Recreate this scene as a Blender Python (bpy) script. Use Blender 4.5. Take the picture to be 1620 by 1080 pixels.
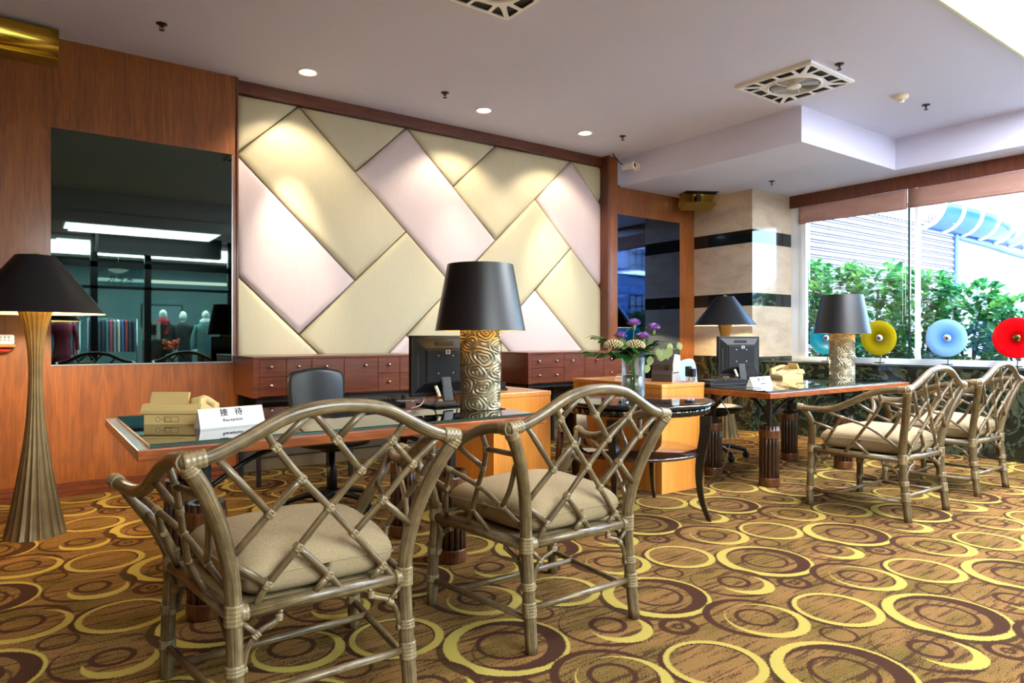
import bpy, bmesh, math, random
from math import sin, cos, pi, radians, sqrt, atan2
from mathutils import Vector, Matrix, noise as mnoise

for _o in list(bpy.data.objects):
    bpy.data.objects.remove(_o)
SC = bpy.context.scene
COL = SC.collection
RND = random.Random(7)

# ------------------------------------------------------------------ camera
cam_d = bpy.data.cameras.new('camera')
cam = bpy.data.objects.new('camera', cam_d)
COL.objects.link(cam)
cam.location = (0, 0, 1.15)
cam.rotation_euler = (radians(90), 0, radians(-35.9))
cam_d.sensor_width = 36
cam_d.lens = 36 * 1070 / 1620
cam_d.shift_y = -6 / 1620
cam_d.clip_start = 0.05
cam_d.clip_end = 200
SC.camera = cam

# ------------------------------------------------------------------ world, sun, exposure
SC.view_settings.view_transform = 'Standard'
SC.view_settings.look = 'None'
SC.view_settings.gamma = 1
SC.view_settings.use_curve_mapping = False
SC.view_settings.exposure = 0.14
W = bpy.data.worlds.new('sky')
SC.world = W
W.use_nodes = True
wn = W.node_tree
wn.nodes.clear()
w_sky = wn.nodes.new('ShaderNodeTexSky')
w_sky.sky_type = 'NISHITA'
w_sky.sun_disc = False
w_sky.sun_elevation = radians(50)
w_sky.sun_rotation = radians(215)
w_bg = wn.nodes.new('ShaderNodeBackground')
w_bg.inputs['Strength'].default_value = 2.9
w_out = wn.nodes.new('ShaderNodeOutputWorld')
wn.links.new(w_sky.outputs[0], w_bg.inputs[0])
wn.links.new(w_bg.outputs[0], w_out.inputs[0])


def lamp(kind, name, loc, power, color=(1, 1, 1), target=None, size=None, **kw):
    d = bpy.data.lights.new(name, kind)
    d.energy = power
    d.color = color
    if kind == 'AREA':
        d.shape = 'RECTANGLE'
        d.size, d.size_y = size
    elif kind in ('POINT', 'SPOT') and size:
        d.shadow_soft_size = size
    for k, v in kw.items():
        setattr(d, k, v)
    o = bpy.data.objects.new(name, d)
    COL.objects.link(o)
    o.location = loc
    if target is not None:
        o.rotation_euler = (Vector(target) - Vector(loc)).to_track_quat('-Z', 'Y').to_euler()
    return o


# sun on the courtyard, from behind the building
lamp('SUN', 'sun', (20, -20, 30), 10.0, (1, .96, .9), target=(20 + 3.0, -20 + 0.9, 30 - 8.5), angle=radians(1))
# ceiling light panel over the lobby (behind its diffuser) and the corridor panels
lamp('AREA', 'lobby_panel_light', (5.85, 1.02, 3.27), 360, (.88, .93, 1), target=(5.85, 1.02, 0), size=(3.2, 1.6))
lamp('AREA', 'corridor_panel_light', (1.72, -1.45, 2.95), 150, (.95, .97, 1), target=(1.72, -1.45, 0), size=(2.2, .8))
# recessed downlights grazing the padded wall
DL = [(1.88, 5.43), (3.55, 5.36), (4.81, 5.33)]
for i, (x, y) in enumerate(DL):
    lamp('SPOT', 'downlight_beam', (x, y, 3.27), 60, (1, .86, .68), target=(x, 5.95, 1.75), size=.03,
         spot_size=radians(102), spot_blend=.5)
    lamp('SPOT', 'downlight_hot_spot', (x, y, 3.27), (290, 60, 210)[i], (1, .9, .76), target=(x + .03, 5.95, 1.85), size=.03,
         spot_size=radians(36), spot_blend=1.0)
# added fill spots in the lobby ceiling, all out of view
DL2 = ((2.35, 2.6, 38), (3.55, 2.4, 34), (3.3, 1.0, 30), (-.3, 1.6, 36))
for x, y, p in DL2:
    lamp('SPOT', 'added_fill_beam', (x, y, 3.26), p, (1, .86, .66), target=(x, y, 0), size=.06,
         spot_size=radians(110), spot_blend=.9)

# ------------------------------------------------------------------ node helper
class NT:
    def __init__(self, name):
        self.m = bpy.data.materials.new(name)
        self.m.use_nodes = True
        self.t = self.m.node_tree
        self.t.nodes.clear()
        self.out = self.t.nodes.new('ShaderNodeOutputMaterial')

    def node(self, typ, ins=None, **kw):
        n = self.t.nodes.new(typ)
        for k, v in kw.items():
            setattr(n, k, v)
        for k, v in (ins or {}).items():
            self.set(n.inputs[k], v)
        return n

    def set(self, sock, v):
        if isinstance(v, bpy.types.NodeSocket):
            self.t.links.new(v, sock)
        elif isinstance(v, tuple) and len(v) == 3 and sock.type == 'RGBA':
            sock.default_value = (*v, 1)
        else:
            sock.default_value = v

    def math(self, op, a, b=0.0, c=0.0, clamp=False):
        n = self.node('ShaderNodeMath', {0: a, 1: b, 2: c}, operation=op)
        n.use_clamp = clamp
        return n.outputs[0]

    def vmath(self, op, a, b=(0, 0, 0), c=None):
        n = self.node('ShaderNodeVectorMath', {0: a, 1: b}, operation=op)
        if c is not None:
            self.set(n.inputs[2], c)
        return n.outputs['Value'] if op in ('LENGTH', 'DISTANCE', 'DOT_PRODUCT') else n.outputs[0]

    def mix(self, f, a, b, blend='MIX'):
        n = self.node('ShaderNodeMix', data_type='RGBA', blend_type=blend)
        n.clamp_factor = True
        self.set(n.inputs[0], f)
        self.set(n.inputs[6], a)
        self.set(n.inputs[7], b)
        return n.outputs[2]

    def coord(self, which='Object'):
        return self.node('ShaderNodeTexCoord').outputs[which]

    def mapping(self, v, scale=(1, 1, 1), loc=(0, 0, 0), rot=(0, 0, 0)):
        return self.node('ShaderNodeMapping', {0: v, 'Location': loc, 'Rotation': rot, 'Scale': scale}).outputs[0]

    def noise(self, v, scale, detail=3, rough=.55, dist=0.0):
        return self.node('ShaderNodeTexNoise', {'Vector': v, 'Scale': scale, 'Detail': detail, 'Roughness': rough,
                                                'Distortion': dist}).outputs[0]

    def ramp(self, f, stops):
        n = self.node('ShaderNodeValToRGB', {0: f})
        e = n.color_ramp.elements
        e[0].position, e[0].color = stops[0][0], (*stops[0][1], 1)
        e[1].position, e[1].color = stops[-1][0], (*stops[-1][1], 1)
        for p, c in stops[1:-1]:
            k = e.new(p)
            k.color = (*c, 1)
        return n.outputs[0]

    def sep(self, v):
        return self.node('ShaderNodeSeparateXYZ', {0: v}).outputs

    def comb(self, x, y, z):
        return self.node('ShaderNodeCombineXYZ', {0: x, 1: y, 2: z}).outputs[0]

    def bump(self, h, strength=.3, dist=.01):
        return self.node('ShaderNodeBump', {'Strength': strength, 'Distance': dist, 'Height': h}).outputs[0]

    def bsdf(self, **ins):
        names = {'color': 'Base Color', 'rough': 'Roughness', 'metal': 'Metallic', 'normal': 'Normal',
                 'trans': 'Transmission Weight', 'ior': 'IOR', 'coat': 'Coat Weight', 'coat_rough': 'Coat Roughness',
                 'emit': 'Emission Color', 'emit_s': 'Emission Strength', 'alpha': 'Alpha', 'spec': 'Specular IOR Level',
                 'sheen': 'Sheen Weight', 'subsurf': 'Subsurface Weight'}
        n = self.node('ShaderNodeBsdfPrincipled', {names[k]: v for k, v in ins.items()})
        self.t.links.new(n.outputs[0], self.out.inputs[0])
        return self.m


def L(r, g, b):
    """sRGB 0-255 -> linear"""
    f = lambda c: (c / 255 / 12.92) if c <= 10 else ((c / 255 + .055) / 1.055) ** 2.4
    return (f(r), f(g), f(b))


def plain(name, rgb, rough=.5, metal=0.0, **kw):
    return NT(name).bsdf(color=L(*rgb), rough=rough, metal=metal, **kw)


def wood(name, lo, mid, hi, rough=.35, axis='z', leaf=.23, coat=.25, fine=1.0):
    n = NT(name)
    x, y, z = n.sep(n.coord())
    if axis == 'x':
        x, z = z, x
    if axis == 'y':
        y, z = z, y
    xm = n.math('PINGPONG', n.math('ADD', x, n.math('MULTIPLY', y, .7)), leaf)
    v = n.comb(xm, n.math('MULTIPLY', y, .3), n.math('MULTIPLY', z, .16))
    a = n.noise(v, 5.5, 4, .55, .4)
    rings = n.math('SINE', n.math('MULTIPLY', n.math('ADD', a, n.math('MULTIPLY', xm, 1.2)), 52.0))
    streak = n.noise(n.mapping(n.comb(x, y, z), (150 * fine, 150 * fine, 3)), 1.0, 3)
    f = n.math('ADD', n.math('MULTIPLY', rings, .07), n.math('ADD', n.math('MULTIPLY', streak, .6), n.math('MULTIPLY', a, .5)))
    c = n.ramp(f, [(.3, L(*lo)), (.55, L(*mid)), (.8, L(*hi))])
    return n.bsdf(color=c, rough=rough, coat=coat, coat_rough=.15, normal=n.bump(streak, .05, .002))


M = {}
M['veneer'] = wood('wood_veneer', (104, 56, 18), (134, 74, 26), (156, 92, 36), .38)
M['trim'] = wood('dark_trim', (60, 28, 12), (92, 44, 18), (114, 58, 26), .4)
M['trim_x'] = wood('cornice_wood', (62, 28, 12), (98, 46, 20), (122, 62, 28), .4, axis='x')
M['desk'] = wood('desk_wood', (92, 44, 18), (130, 66, 28), (156, 86, 40), .25, axis='x', coat=.5)
M['side'] = wood('sideboard_wood', (72, 32, 16), (106, 50, 26), (128, 66, 36), .3, axis='x', coat=.4)
M['side_d'] = M['side']


def planks(name):
    n = NT(name)
    x, y, z = n.sep(n.coord())
    u = n.math('ADD', x, y)
    k = n.math('FLOOR', n.math('DIVIDE', u, .098))
    wn_ = n.node('ShaderNodeTexWhiteNoise', {'W': k}, noise_dimensions='1D').outputs[0]
    st = n.noise(n.mapping(n.comb(x, y, z), (70, 70, 2.2)), 1.0, 3)
    f = n.math('ADD', n.math('MULTIPLY', wn_, .45), n.math('MULTIPLY', st, .6))
    c = n.ramp(f, [(.2, L(172, 102, 38)), (.55, L(200, 128, 54)), (.85, L(218, 154, 78))])
    return n.bsdf(color=c, rough=.3, coat=.3, coat_rough=.2)


M['planks'] = planks('cherry_planks')


def rattan(name, lo, mid, hi, sc=1.0):
    n = NT(name)
    uv = n.coord('UV')
    a = n.noise(n.mapping(uv, (30, 4, 1)), 1.0, 4, .7)
    b = n.noise(n.coord(), 22, 2)
    f = n.math('ADD', n.math('MULTIPLY', a, .8), n.math('MULTIPLY', b, .25))
    c = n.ramp(f, [(.38, L(*lo)), (.52, L(*mid)), (.68, L(*hi))])
    return n.bsdf(color=c, rough=.36, coat=.25, coat_rough=.2, normal=n.bump(a, .25, .002))


M['rattan'] = rattan('rattan_pole', (50, 40, 27), (94, 77, 52), (138, 118, 84))
M['binding'] = rattan('rattan_binding', (84, 72, 50), (120, 102, 72), (156, 138, 102))


def linen():
    n = NT('linen_weave')
    p = n.coord()
    x, y, z = n.sep(p)
    wv = n.math('MULTIPLY', n.math('SINE', n.math('MULTIPLY', n.math('ADD', x, n.math('MULTIPLY', z, .8)), 1500)),
                n.math('SINE', n.math('MULTIPLY', n.math('ADD', y, n.math('MULTIPLY', z, .8)), 1500)))
    nz = n.noise(n.mapping(p, (600, 90, 600)), 1.0, 2)
    nz2 = n.noise(p, 600, 2)
    f = n.math('ADD', n.math('MULTIPLY', wv, .12), n.math('ADD', n.math('MULTIPLY', nz, .5), n.math('MULTIPLY', nz2, .5)))
    c = n.ramp(f, [(.3, L(104, 86, 60)), (.5, L(150, 130, 98)), (.7, L(184, 166, 132))])
    return n.bsdf(color=c, rough=.9, normal=n.bump(f, .25, .003))


M['linen'] = linen()


def caning():
    n = NT('woven_caning')
    x, y, z = n.sep(n.coord())
    wv = n.math('MULTIPLY', n.math('SINE', n.math('MULTIPLY', x, 900)), n.math('SINE', n.math('MULTIPLY', y, 900)))
    c = n.ramp(n.math('ADD', n.math('MULTIPLY', wv, .5), .5), [(0, L(118, 100, 66)), (1, L(172, 154, 112))])
    return n.bsdf(color=c, rough=.7)


M['caning'] = caning()


def silk(name, rgb, rgb2):
    n = NT(name)
    p = n.coord()
    a = n.noise(n.mapping(p, (240, 240, 10)), 1.0, 3)
    c = n.mix(a, L(*rgb), L(*rgb2))
    return n.bsdf(color=c, rough=.52, sheen=.25, normal=n.bump(a, .1, .002))


M['gold_silk'] = silk('gold_silk', (176, 165, 130), (196, 185, 150))
M['pink_silk'] = silk('pale_pink_silk', (192, 172, 166), (208, 190, 186))
M['gold_back'] = silk('gold_backing', (88, 72, 44), (102, 84, 52))


def travertine():
    n = NT('travertine')
    p = n.coord()
    a = n.noise(n.mapping(p, (1, 1, 2.2)), 2.6, 7, .62, .5)
    b = n.noise(p, 34, 3)
    f = n.math('ADD', n.math('MULTIPLY', a, .85), n.math('MULTIPLY', b, .15))
    c = n.ramp(f, [(.3, L(176, 156, 132)), (.5, L(196, 178, 154)), (.7, L(210, 194, 172))])
    return n.bsdf(color=c, rough=.22, coat=.2)


def marble(name, base, vein, amt=.5):
    n = NT(name)
    p = n.coord()
    d = n.noise(p, 3.0, 6, .65, 1.4)
    v = n.math('SUBTRACT', 1.0, n.math('MULTIPLY', n.math('ABSOLUTE', n.math('SUBTRACT', d, .5)), 26.0), clamp=True)
    cl = n.noise(p, 22, 5, .75)
    c = n.mix(n.math('MULTIPLY', cl, .25), L(*base), L(38, 48, 36))
    c = n.mix(n.math('MULTIPLY', n.math('MULTIPLY', v, cl), amt), c, L(*vein))
    return n.bsdf(color=c, rough=.1, coat=.3, coat_rough=.03)


M['travertine'] = travertine()
M['verde'] = marble('dark_green_marble', (16, 22, 18), (110, 122, 96), .6)
M['black_marble'] = marble('black_marble', (8, 12, 14), (60, 72, 70), .25)


def plaster():
    n = NT('ceiling_paint')
    a = n.noise(n.coord(), 1.2, 2)
    c = n.mix(a, L(204, 204, 222), L(210, 210, 228))
    return n.bsdf(color=c, rough=.85)


M['paint'] = plaster()
M['mirror'] = NT('tinted_mirror').bsdf(color=L(84, 100, 96), metal=1.0, rough=.015)
M['bluemirror'] = NT('dark_tinted_mirror').bsdf(color=L(84, 104, 138), metal=1.0, rough=.02)
M['brass'] = NT('brass').bsdf(color=L(206, 164, 60), metal=1.0, rough=.16)
M['brass_satin'] = NT('satin_brass').bsdf(color=L(190, 168, 82), metal=.85, rough=.34)
M['chrome'] = plain('chrome', (215, 215, 215), .15, 1.0)
M['steel'] = plain('brushed_steel', (170, 172, 176), .3, 1.0)
M['black'] = plain('black_plastic', (9, 9, 11), .5, spec=.3)
M['black_shiny'] = plain('black_gloss', (16, 14, 16), .08, coat=.5)
M['iron'] = plain('black_iron', (20, 20, 22), .4)
M['shade'] = plain('black_lampshade', (13, 14, 18), .42, spec=.55)
M['shade_in'] = plain('gold_lining', (226, 196, 120), .5)
M['leather'] = plain('black_leather', (26, 28, 30), .38)
M['grey_plastic'] = plain('light_grey_plastic', (156, 154, 146), .5)
M['brown_plastic'] = plain('brown_grey_plastic', (62, 54, 50), .45)
M['cream'] = plain('cream_plastic', (204, 178, 118), .4)
M['cream_l'] = plain('pale_cream_plastic', (232, 220, 190), .4)
M['white'] = plain('white_plastic', (236, 236, 234), .4)
M['paper'] = plain('paper', (238, 226, 204), .8)
M['ink'] = plain('ink', (30, 30, 32), .7)
M['beige'] = plain('beige_upholstery', (206, 190, 164), .8)
M['fan_grey'] = plain('fan_grille_dark', (58, 56, 56), .6)
M['knob'] = plain('nickel_knob', (190, 180, 165), .25, 1.0)
M['dark'] = plain('dark_void', (10, 10, 11), .8)
M['shade_fabric'] = NT('blind_fabric')
_n = M['shade_fabric']
_a = _n.noise(_n.mapping(_n.coord(), (1, 3, 6)), 2.0, 3)
M['shade_fabric'] = _n.bsdf(color=_n.mix(_a, L(150, 112, 100), L(178, 138, 124)), rough=.85)


def emit(name, rgb, s):
    n = NT(name)
    e = n.node('ShaderNodeEmission', {0: (*L(*rgb), 1), 1: s})
    n.t.links.new(e.outputs[0], n.out.inputs[0])
    return n.m


M['panel_light'] = emit('lit_diffuser', (252, 253, 255), 11.0)
M['bulb'] = emit('lit_bulb', (255, 236, 200), 22.0)
M['bulb_warm'] = emit('warm_bulb', (255, 200, 110), 9.0)
M['cove'] = emit('cove_light', (250, 255, 240), 5.0)


def glass(name, rgb=(1, 1, 1), a=.12, rough=.0):
    n = NT(name)
    tr = n.node('ShaderNodeBsdfTransparent', {0: (*rgb, 1)})
    gl = n.node('ShaderNodeBsdfGlossy', {0: (1, 1, 1, 1), 'Roughness': rough})
    fr = n.node('ShaderNodeFresnel', {'IOR': 1.5})
    mx = n.node('ShaderNodeMixShader', {0: n.math('ADD', n.math('MULTIPLY', fr.outputs[0], .9), a, clamp=True), 1: tr.outputs[0], 2: gl.outputs[0]})
    n.t.links.new(mx.outputs[0], n.out.inputs[0])
    return n.m


M['glass'] = glass('window_glass', (.93, 1, 1), 0.0)
M['glass_top'] = glass('desk_glass', (.93, .98, .96), .12)
M['glass_edge'] = NT('green_glass_edge').bsdf(color=L(26, 56, 48), rough=.1, coat=.5)
M['vase_glass'] = NT('ribbed_vase_glass')
_n = M['vase_glass']
_z = _n.sep(_n.coord())[2]
_w = _n.math('SINE', _n.math('MULTIPLY', _z, 900))
_t = _n.node('ShaderNodeBsdfTransparent', {0: (.9, .95, .95, 1)})
_g = _n.node('ShaderNodeBsdfGlossy', {0: (1, 1, 1, 1), 'Roughness': .1, 'Normal': _n.bump(_w, .5, .003)})
_f = _n.node('ShaderNodeFresnel', {'IOR': 1.5, 'Normal': _n.bump(_w, .25, .002)})
_m = _n.node('ShaderNodeMixShader', {0: _n.math('ADD', _n.math('MULTIPLY', _f.outputs[0], .45), .03, clamp=True), 1: _t.outputs[0], 2: _g.outputs[0]})
_n.t.links.new(_m.outputs[0], _n.out.inputs[0])
M['vase_glass'] = _n.m


def bronze(name, lo, hi, rough, metal):
    n = NT(name)
    a = n.noise(n.coord(), 14, 4)
    c = n.mix(a, L(*lo), L(*hi))
    return n.bsdf(color=c, rough=rough, metal=metal, normal=n.bump(n.noise(n.coord(), 120, 2), .08, .003))


M['bronze'] = bronze('antique_bronze', (104, 88, 60), (140, 120, 84), .42, .75)
M['pewter'] = bronze('aged_pewter', (112, 105, 86), (148, 138, 112), .36, .7)
M['bamboo'] = rattan('dark_bamboo', (28, 16, 10), (54, 32, 20), (84, 54, 34))
M['bamboo_band'] = rattan('cane_band', (58, 31, 14), (88, 50, 24), (118, 74, 38))


def carpet():
    n = NT('ring_carpet')
    pos = n.node('ShaderNodeNewGeometry').outputs['Position']
    TX, TY = .8175, .85
    j = n.node('ShaderNodeTexNoise', {'Vector': pos, 'Scale': 240.0, 'Detail': 1.0})
    jit = n.vmath('MULTIPLY', n.vmath('SUBTRACT', j.outputs[1], (.5, .5, .5)), (.02, .02, 0))
    p = n.vmath('ADD', n.vmath('MULTIPLY', pos, (1, 1, 0)), jit)
    fine = n.noise(pos, 420, 2)
    # heathered ground: tan rows, olive patches, broken dark dashes along the rows
    spk = n.noise(pos, 190, 2, .6)
    bl = n.noise(n.mapping(pos, (2.2, 4.5, 1)), 1.0, 3, .6)
    tan = n.mix(n.noise(pos, 3.1, 2), L(124, 93, 50), L(118, 88, 58))
    olm = n.math('MULTIPLY', n.math('SUBTRACT', n.math('ADD', bl, n.math('MULTIPLY', n.math('SUBTRACT', spk, .5), .9)), .47), 7.0, clamp=True)
    base = n.mix(n.math('MULTIPLY', olm, .85), tan, L(92, 79, 36))
    dot = n.math('MULTIPLY', n.math('GREATER_THAN', spk, .58), n.math('MULTIPLY', n.math('SUBTRACT', bl, .40), 6.0, clamp=True))
    base = n.mix(n.math('MULTIPLY', dot, .8), base, L(48, 38, 20))
    st = n.noise(n.mapping(pos, (4.5, 46, 1)), 1.0, 3, .5)
    dk = n.math('GREATER_THAN', n.math('ADD', st, n.math('MULTIPLY', n.math('SUBTRACT', n.noise(n.mapping(pos, (90, 240, 1)), 1.0, 1), .5), .5)), .575)
    base = n.mix(n.math('MULTIPLY', dk, .85), base, L(56, 36, 25))
    col = base

    def dist(cx, cy):
        q = n.vmath('SUBTRACT', p, (2.288 + cx, 2.065 + cy, 0))
        q = n.vmath('WRAP', q, (TX / 2, TY / 2, 1), (-TX / 2, -TY / 2, -1))
        return n.vmath('LENGTH', q)

    def ring(o, i):
        """disc o minus disc i; (cx, cy, r)"""
        a = n.math('LESS_THAN', dist(o[0], o[1]), o[2])
        b = n.math('GREATER_THAN', dist(i[0], i[1]), i[2])
        return n.math('MULTIPLY', a, b)

    YEL, BRN, DRK = L(158, 142, 74), L(60, 37, 27), L(46, 30, 19)

    def put(m, c, f=1.0):
        nonlocal col
        col = n.mix(n.math('MULTIPLY', m, f) if f != 1.0 else m, col, c)

    RX, RY = .81, -.586          # image right on the floor
    FX, FY = -.586, -.81         # towards the camera
    def at(c, r_, f_):
        return (c[0] + RX * r_ + FX * f_, c[1] + RY * r_ + FY * f_)
    A, B, Cc, D, E_, F_ = (0, 0), (.513, .30), (.152, -.407), (.42, -.09), (-.17, -.27), (.275, .166)
    # A: big yellow ring with a brown crescent and a fine inner ring
    put(ring((*at(A, -.012, .02), .25), (*A, .236)), DRK, .8)
    put(ring((*A, .238), (*at(A, .018, -.008), .205)), YEL)
    put(ring((*at(A, .018, -.008), .205), (*at(A, -.018, .0), .172)), BRN)
    put(ring((*at(A, .0, .0), .118), (*at(A, .0, .0), .100)), BRN)
    put(ring((*at(A, .02, .05), .150), (*at(A, .02, .05), .141)), BRN, .7)
    # B: plain yellow ring with brown outline
    put(ring((*at(B, -.016, .008), .186), (*at(B, -.01, .004), .15)), BRN)
    put(ring((*B, .180), (*at(B, -.006, -.004), .152)), YEL)
    # C: brown ring overlapped by a yellow crescent
    put(ring((*at(Cc, -.02, -.01), .195), (*at(Cc, -.016, -.01), .166)), BRN)
    put(ring((*at(Cc, .035, .015), .165), (*at(Cc, .018, .0), .142)), YEL)
    put(ring((*at(Cc, -.0, -.01), .088), (*at(Cc, .0, -.01), .068)), BRN)
    # D: brown ring with small eccentric rings
    put(ring((*D, .19), (*at(D, -.012, -.008), .172)), BRN)
    put(ring((*at(D, .06, .035), .122), (*at(D, .035, .0), .112)), YEL)
    put(ring((*at(D, .01, .0), .078), (*at(D, .01, .0), .055)), BRN)
    # E: small bull's-eye, F: small fine ring
    put(ring((*E_, .08), (*E_, .05)), BRN)
    put(ring((*E_, .026), (*E_, .012)), BRN)
    put(ring((*F_, .072), (*F_, .058)), BRN)
    col = n.mix(.35, col, n.mix(fine, L(40, 28, 18), L(255, 240, 200)), 'SOFT_LIGHT')
    return n.bsdf(color=col, rough=1.0, spec=.08, normal=n.bump(fine, .5, .006))


M['carpet'] = carpet()
# ------------------------------------------------------------------ mesh helpers
def smooth_path(pts, n=6):
    P = [Vector(p) for p in pts]
    if len(P) < 3:
        return P
    out = []
    for i in range(len(P) - 1):
        p0 = P[i - 1] if i else P[0] * 2 - P[1]
        p1, p2 = P[i], P[i + 1]
        p3 = P[i + 2] if i + 2 < len(P) else P[-1] * 2 - P[-2]
        for k in range(n):
            t = k / n
            out.append(.5 * ((2 * p1) + (p2 - p0) * t + (2 * p0 - 5 * p1 + 4 * p2 - p3) * t * t + (3 * p1 - p0 - 3 * p2 + p3) * t ** 3))
    out.append(P[-1])
    return out


class MB:
    def __init__(self):
        self.bm = bmesh.new()
        self.uv = self.bm.loops.layers.uv.new('uv')
        self.mi = 0
        self.mx = Matrix.Identity(4)

    def v(self, p):
        return self.bm.verts.new(self.mx @ Vector(p))

    def f(self, vs, smooth=False):
        try:
            f = self.bm.faces.new(vs)
        except ValueError:
            return None
        f.material_index = self.mi
        f.smooth = smooth
        return f

    def box(self, x0, x1, y0, y1, z0, z1, bev=0.0, seg=2):
        vs = [self.v((x, y, z)) for x in (x0, x1) for y in (y0, y1) for z in (z0, z1)]
        fs = [self.f([vs[i] for i in q]) for q in ((0, 1, 3, 2), (4, 6, 7, 5), (0, 4, 5, 1), (2, 3, 7, 6), (0, 2, 6, 4), (1, 5, 7, 3))]
        if bev:
            es = list({e for f in fs for e in f.edges})
            r = bmesh.ops.bevel(self.bm, geom=es, offset=bev, segments=seg, affect='EDGES', profile=.5)
            for f in r['faces']:
                f.material_index = self.mi
        return self

    def boxc(self, c, s, bev=0.0, seg=2):
        return self.box(c[0] - s[0] / 2, c[0] + s[0] / 2, c[1] - s[1] / 2, c[1] + s[1] / 2, c[2] - s[2] / 2, c[2] + s[2] / 2, bev, seg)

    def tube(self, pts, r, seg=10, n=6, caps=True, smooth=True):
        P = smooth_path(pts, n) if n else [Vector(p) for p in pts]
        k = len(P)
        if callable(r):
            R = [r(i / (k - 1)) for i in range(k)]
        elif isinstance(r, (list, tuple)):
            R = []
            for i in range(k):
                t = i / (k - 1) * (len(r) - 1)
                a = min(int(t), len(r) - 2)
                R.append(r[a] + (r[a + 1] - r[a]) * (t - a))
        else:
            R = [r] * k
        T = []
        for i in range(k):
            t = P[min(i + 1, k - 1)] - P[max(i - 1, 0)]
            T.append(t.normalized() if t.length > 1e-9 else Vector((0, 0, 1)))
        up = Vector((0, 0, 1)) if abs(T[0].z) < .9 else Vector((1, 0, 0))
        nrm = (up - T[0] * up.dot(T[0])).normalized()
        rings, ln = [], 0.0
        lens = []
        for i in range(k):
            if i:
                nrm = nrm - T[i] * nrm.dot(T[i])
                nrm = nrm.normalized() if nrm.length > 1e-6 else T[i].orthogonal().normalized()
                ln += (P[i] - P[i - 1]).length
            lens.append(ln)
            b = T[i].cross(nrm)
            rings.append([self.v(P[i] + (nrm * cos(2 * pi * j / seg) + b * sin(2 * pi * j / seg)) * R[i]) for j in range(seg)])
        for i in range(k - 1):
            for j in range(seg):
                f = self.f([rings[i][j], rings[i][(j + 1) % seg], rings[i + 1][(j + 1) % seg], rings[i + 1][j]], smooth)
                if f:
                    for lp, (a, b_) in zip(f.loops, ((i, j), (i, j + 1), (i + 1, j + 1), (i + 1, j))):
                        lp[self.uv].uv = (b_ / seg, lens[a])
        if caps:
            self.f(rings[0][::-1])
            self.f(rings[-1])
        return self

    def lathe(self, prof, seg=32, flute=None, smooth=True, cap=True, c=(0, 0)):
        """prof: [(r, z)]; flute(theta, r, z) -> r"""
        rings = []
        for r, z in prof:
            rings.append([self.v((c[0] + (flute(2 * pi * j / seg, r, z) if flute else r) * cos(2 * pi * j / seg),
                                  c[1] + (flute(2 * pi * j / seg, r, z) if flute else r) * sin(2 * pi * j / seg), z)) for j in range(seg)])
        for i in range(len(prof) - 1):
            for j in range(seg):
                f = self.f([rings[i][j], rings[i][(j + 1) % seg], rings[i + 1][(j + 1) % seg], rings[i + 1][j]], smooth)
                if f:
                    for lp, (a, b_) in zip(f.loops, ((i, j), (i, j + 1), (i + 1, j + 1), (i + 1, j))):
                        lp[self.uv].uv = (b_ / seg, prof[a][1])
        if cap:
            if prof[0][0] > 1e-6:
                self.f(rings[0][::-1])
            if prof[-1][0] > 1e-6:
                self.f(rings[-1])
        return self

    def prism(self, poly, a, b, axis='z', smooth=False):
        """polygon (2-D) pushed from a to b along axis"""
        def p3(q, h):
            return {'z': (q[0], q[1], h), 'y': (q[0], h, q[1]), 'x': (h, q[0], q[1])}[axis]
        lo = [self.v(p3(q, a)) for q in poly]
        hi = [self.v(p3(q, b)) for q in poly]
        n = len(poly)
        for i in range(n):
            self.f([lo[i], lo[(i + 1) % n], hi[(i + 1) % n], hi[i]], smooth)
        self.f(lo[::-1])
        self.f(hi)
        return self

    def sphere(self, c, r, u=12, v=8, sc=(1, 1, 1)):
        prof = [(max(r * sin(pi * i / v), 0), -r * cos(pi * i / v)) for i in range(v + 1)]
        old = self.mx
        self.mx = old @ Matrix.Translation(c) @ Matrix.Diagonal((*sc, 1))
        self.lathe(prof, u, cap=False)
        self.mx = old
        return self

    def holed(self, outer, holes, z0, z1, c=(0, 0)):
        """flat plate with holes (2-D loops), from z0 to z1"""
        for z, flip in ((z0, True), (z1, False)):
            es = []
            for lp in [outer] + holes:
                vs = [self.v((q[0] + c[0], q[1] + c[1], z)) for q in lp]
                es += [self.bm.edges.new((vs[i], vs[(i + 1) % len(vs)])) for i in range(len(vs))]
            r = bmesh.ops.triangle_fill(self.bm, edges=es, use_beauty=True, use_dissolve=False)
            for g in r['geom']:
                if isinstance(g, bmesh.types.BMFace):
                    g.material_index = self.mi
        for lp in [outer] + holes:
            n = len(lp)
            lo = [self.v((q[0] + c[0], q[1] + c[1], z0)) for q in lp]
            hi = [self.v((q[0] + c[0], q[1] + c[1], z1)) for q in lp]
            for i in range(n):
                self.f([lo[i], lo[(i + 1) % n], hi[(i + 1) % n], hi[i]])
        return self

    def build(self, name, mat, parent=None, loc=None, rot=None, recalc=True):
        bmesh.ops.remove_doubles(self.bm, verts=self.bm.verts, dist=1e-6)
        if recalc:
            bmesh.ops.recalc_face_normals(self.bm, faces=self.bm.faces)
        me = bpy.data.meshes.new(name)
        self.bm.to_mesh(me)
        self.bm.free()
        for m in (mat if isinstance(mat, (list, tuple)) else [mat]):
            me.materials.append(m)
        o = bpy.data.objects.new(name, me)
        COL.objects.link(o)
        if parent:
            o.parent = parent
        if loc is not None:
            o.location = loc
        if rot is not None:
            o.rotation_euler = rot if isinstance(rot, (tuple, list)) else (0, 0, rot)
        return o


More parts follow.
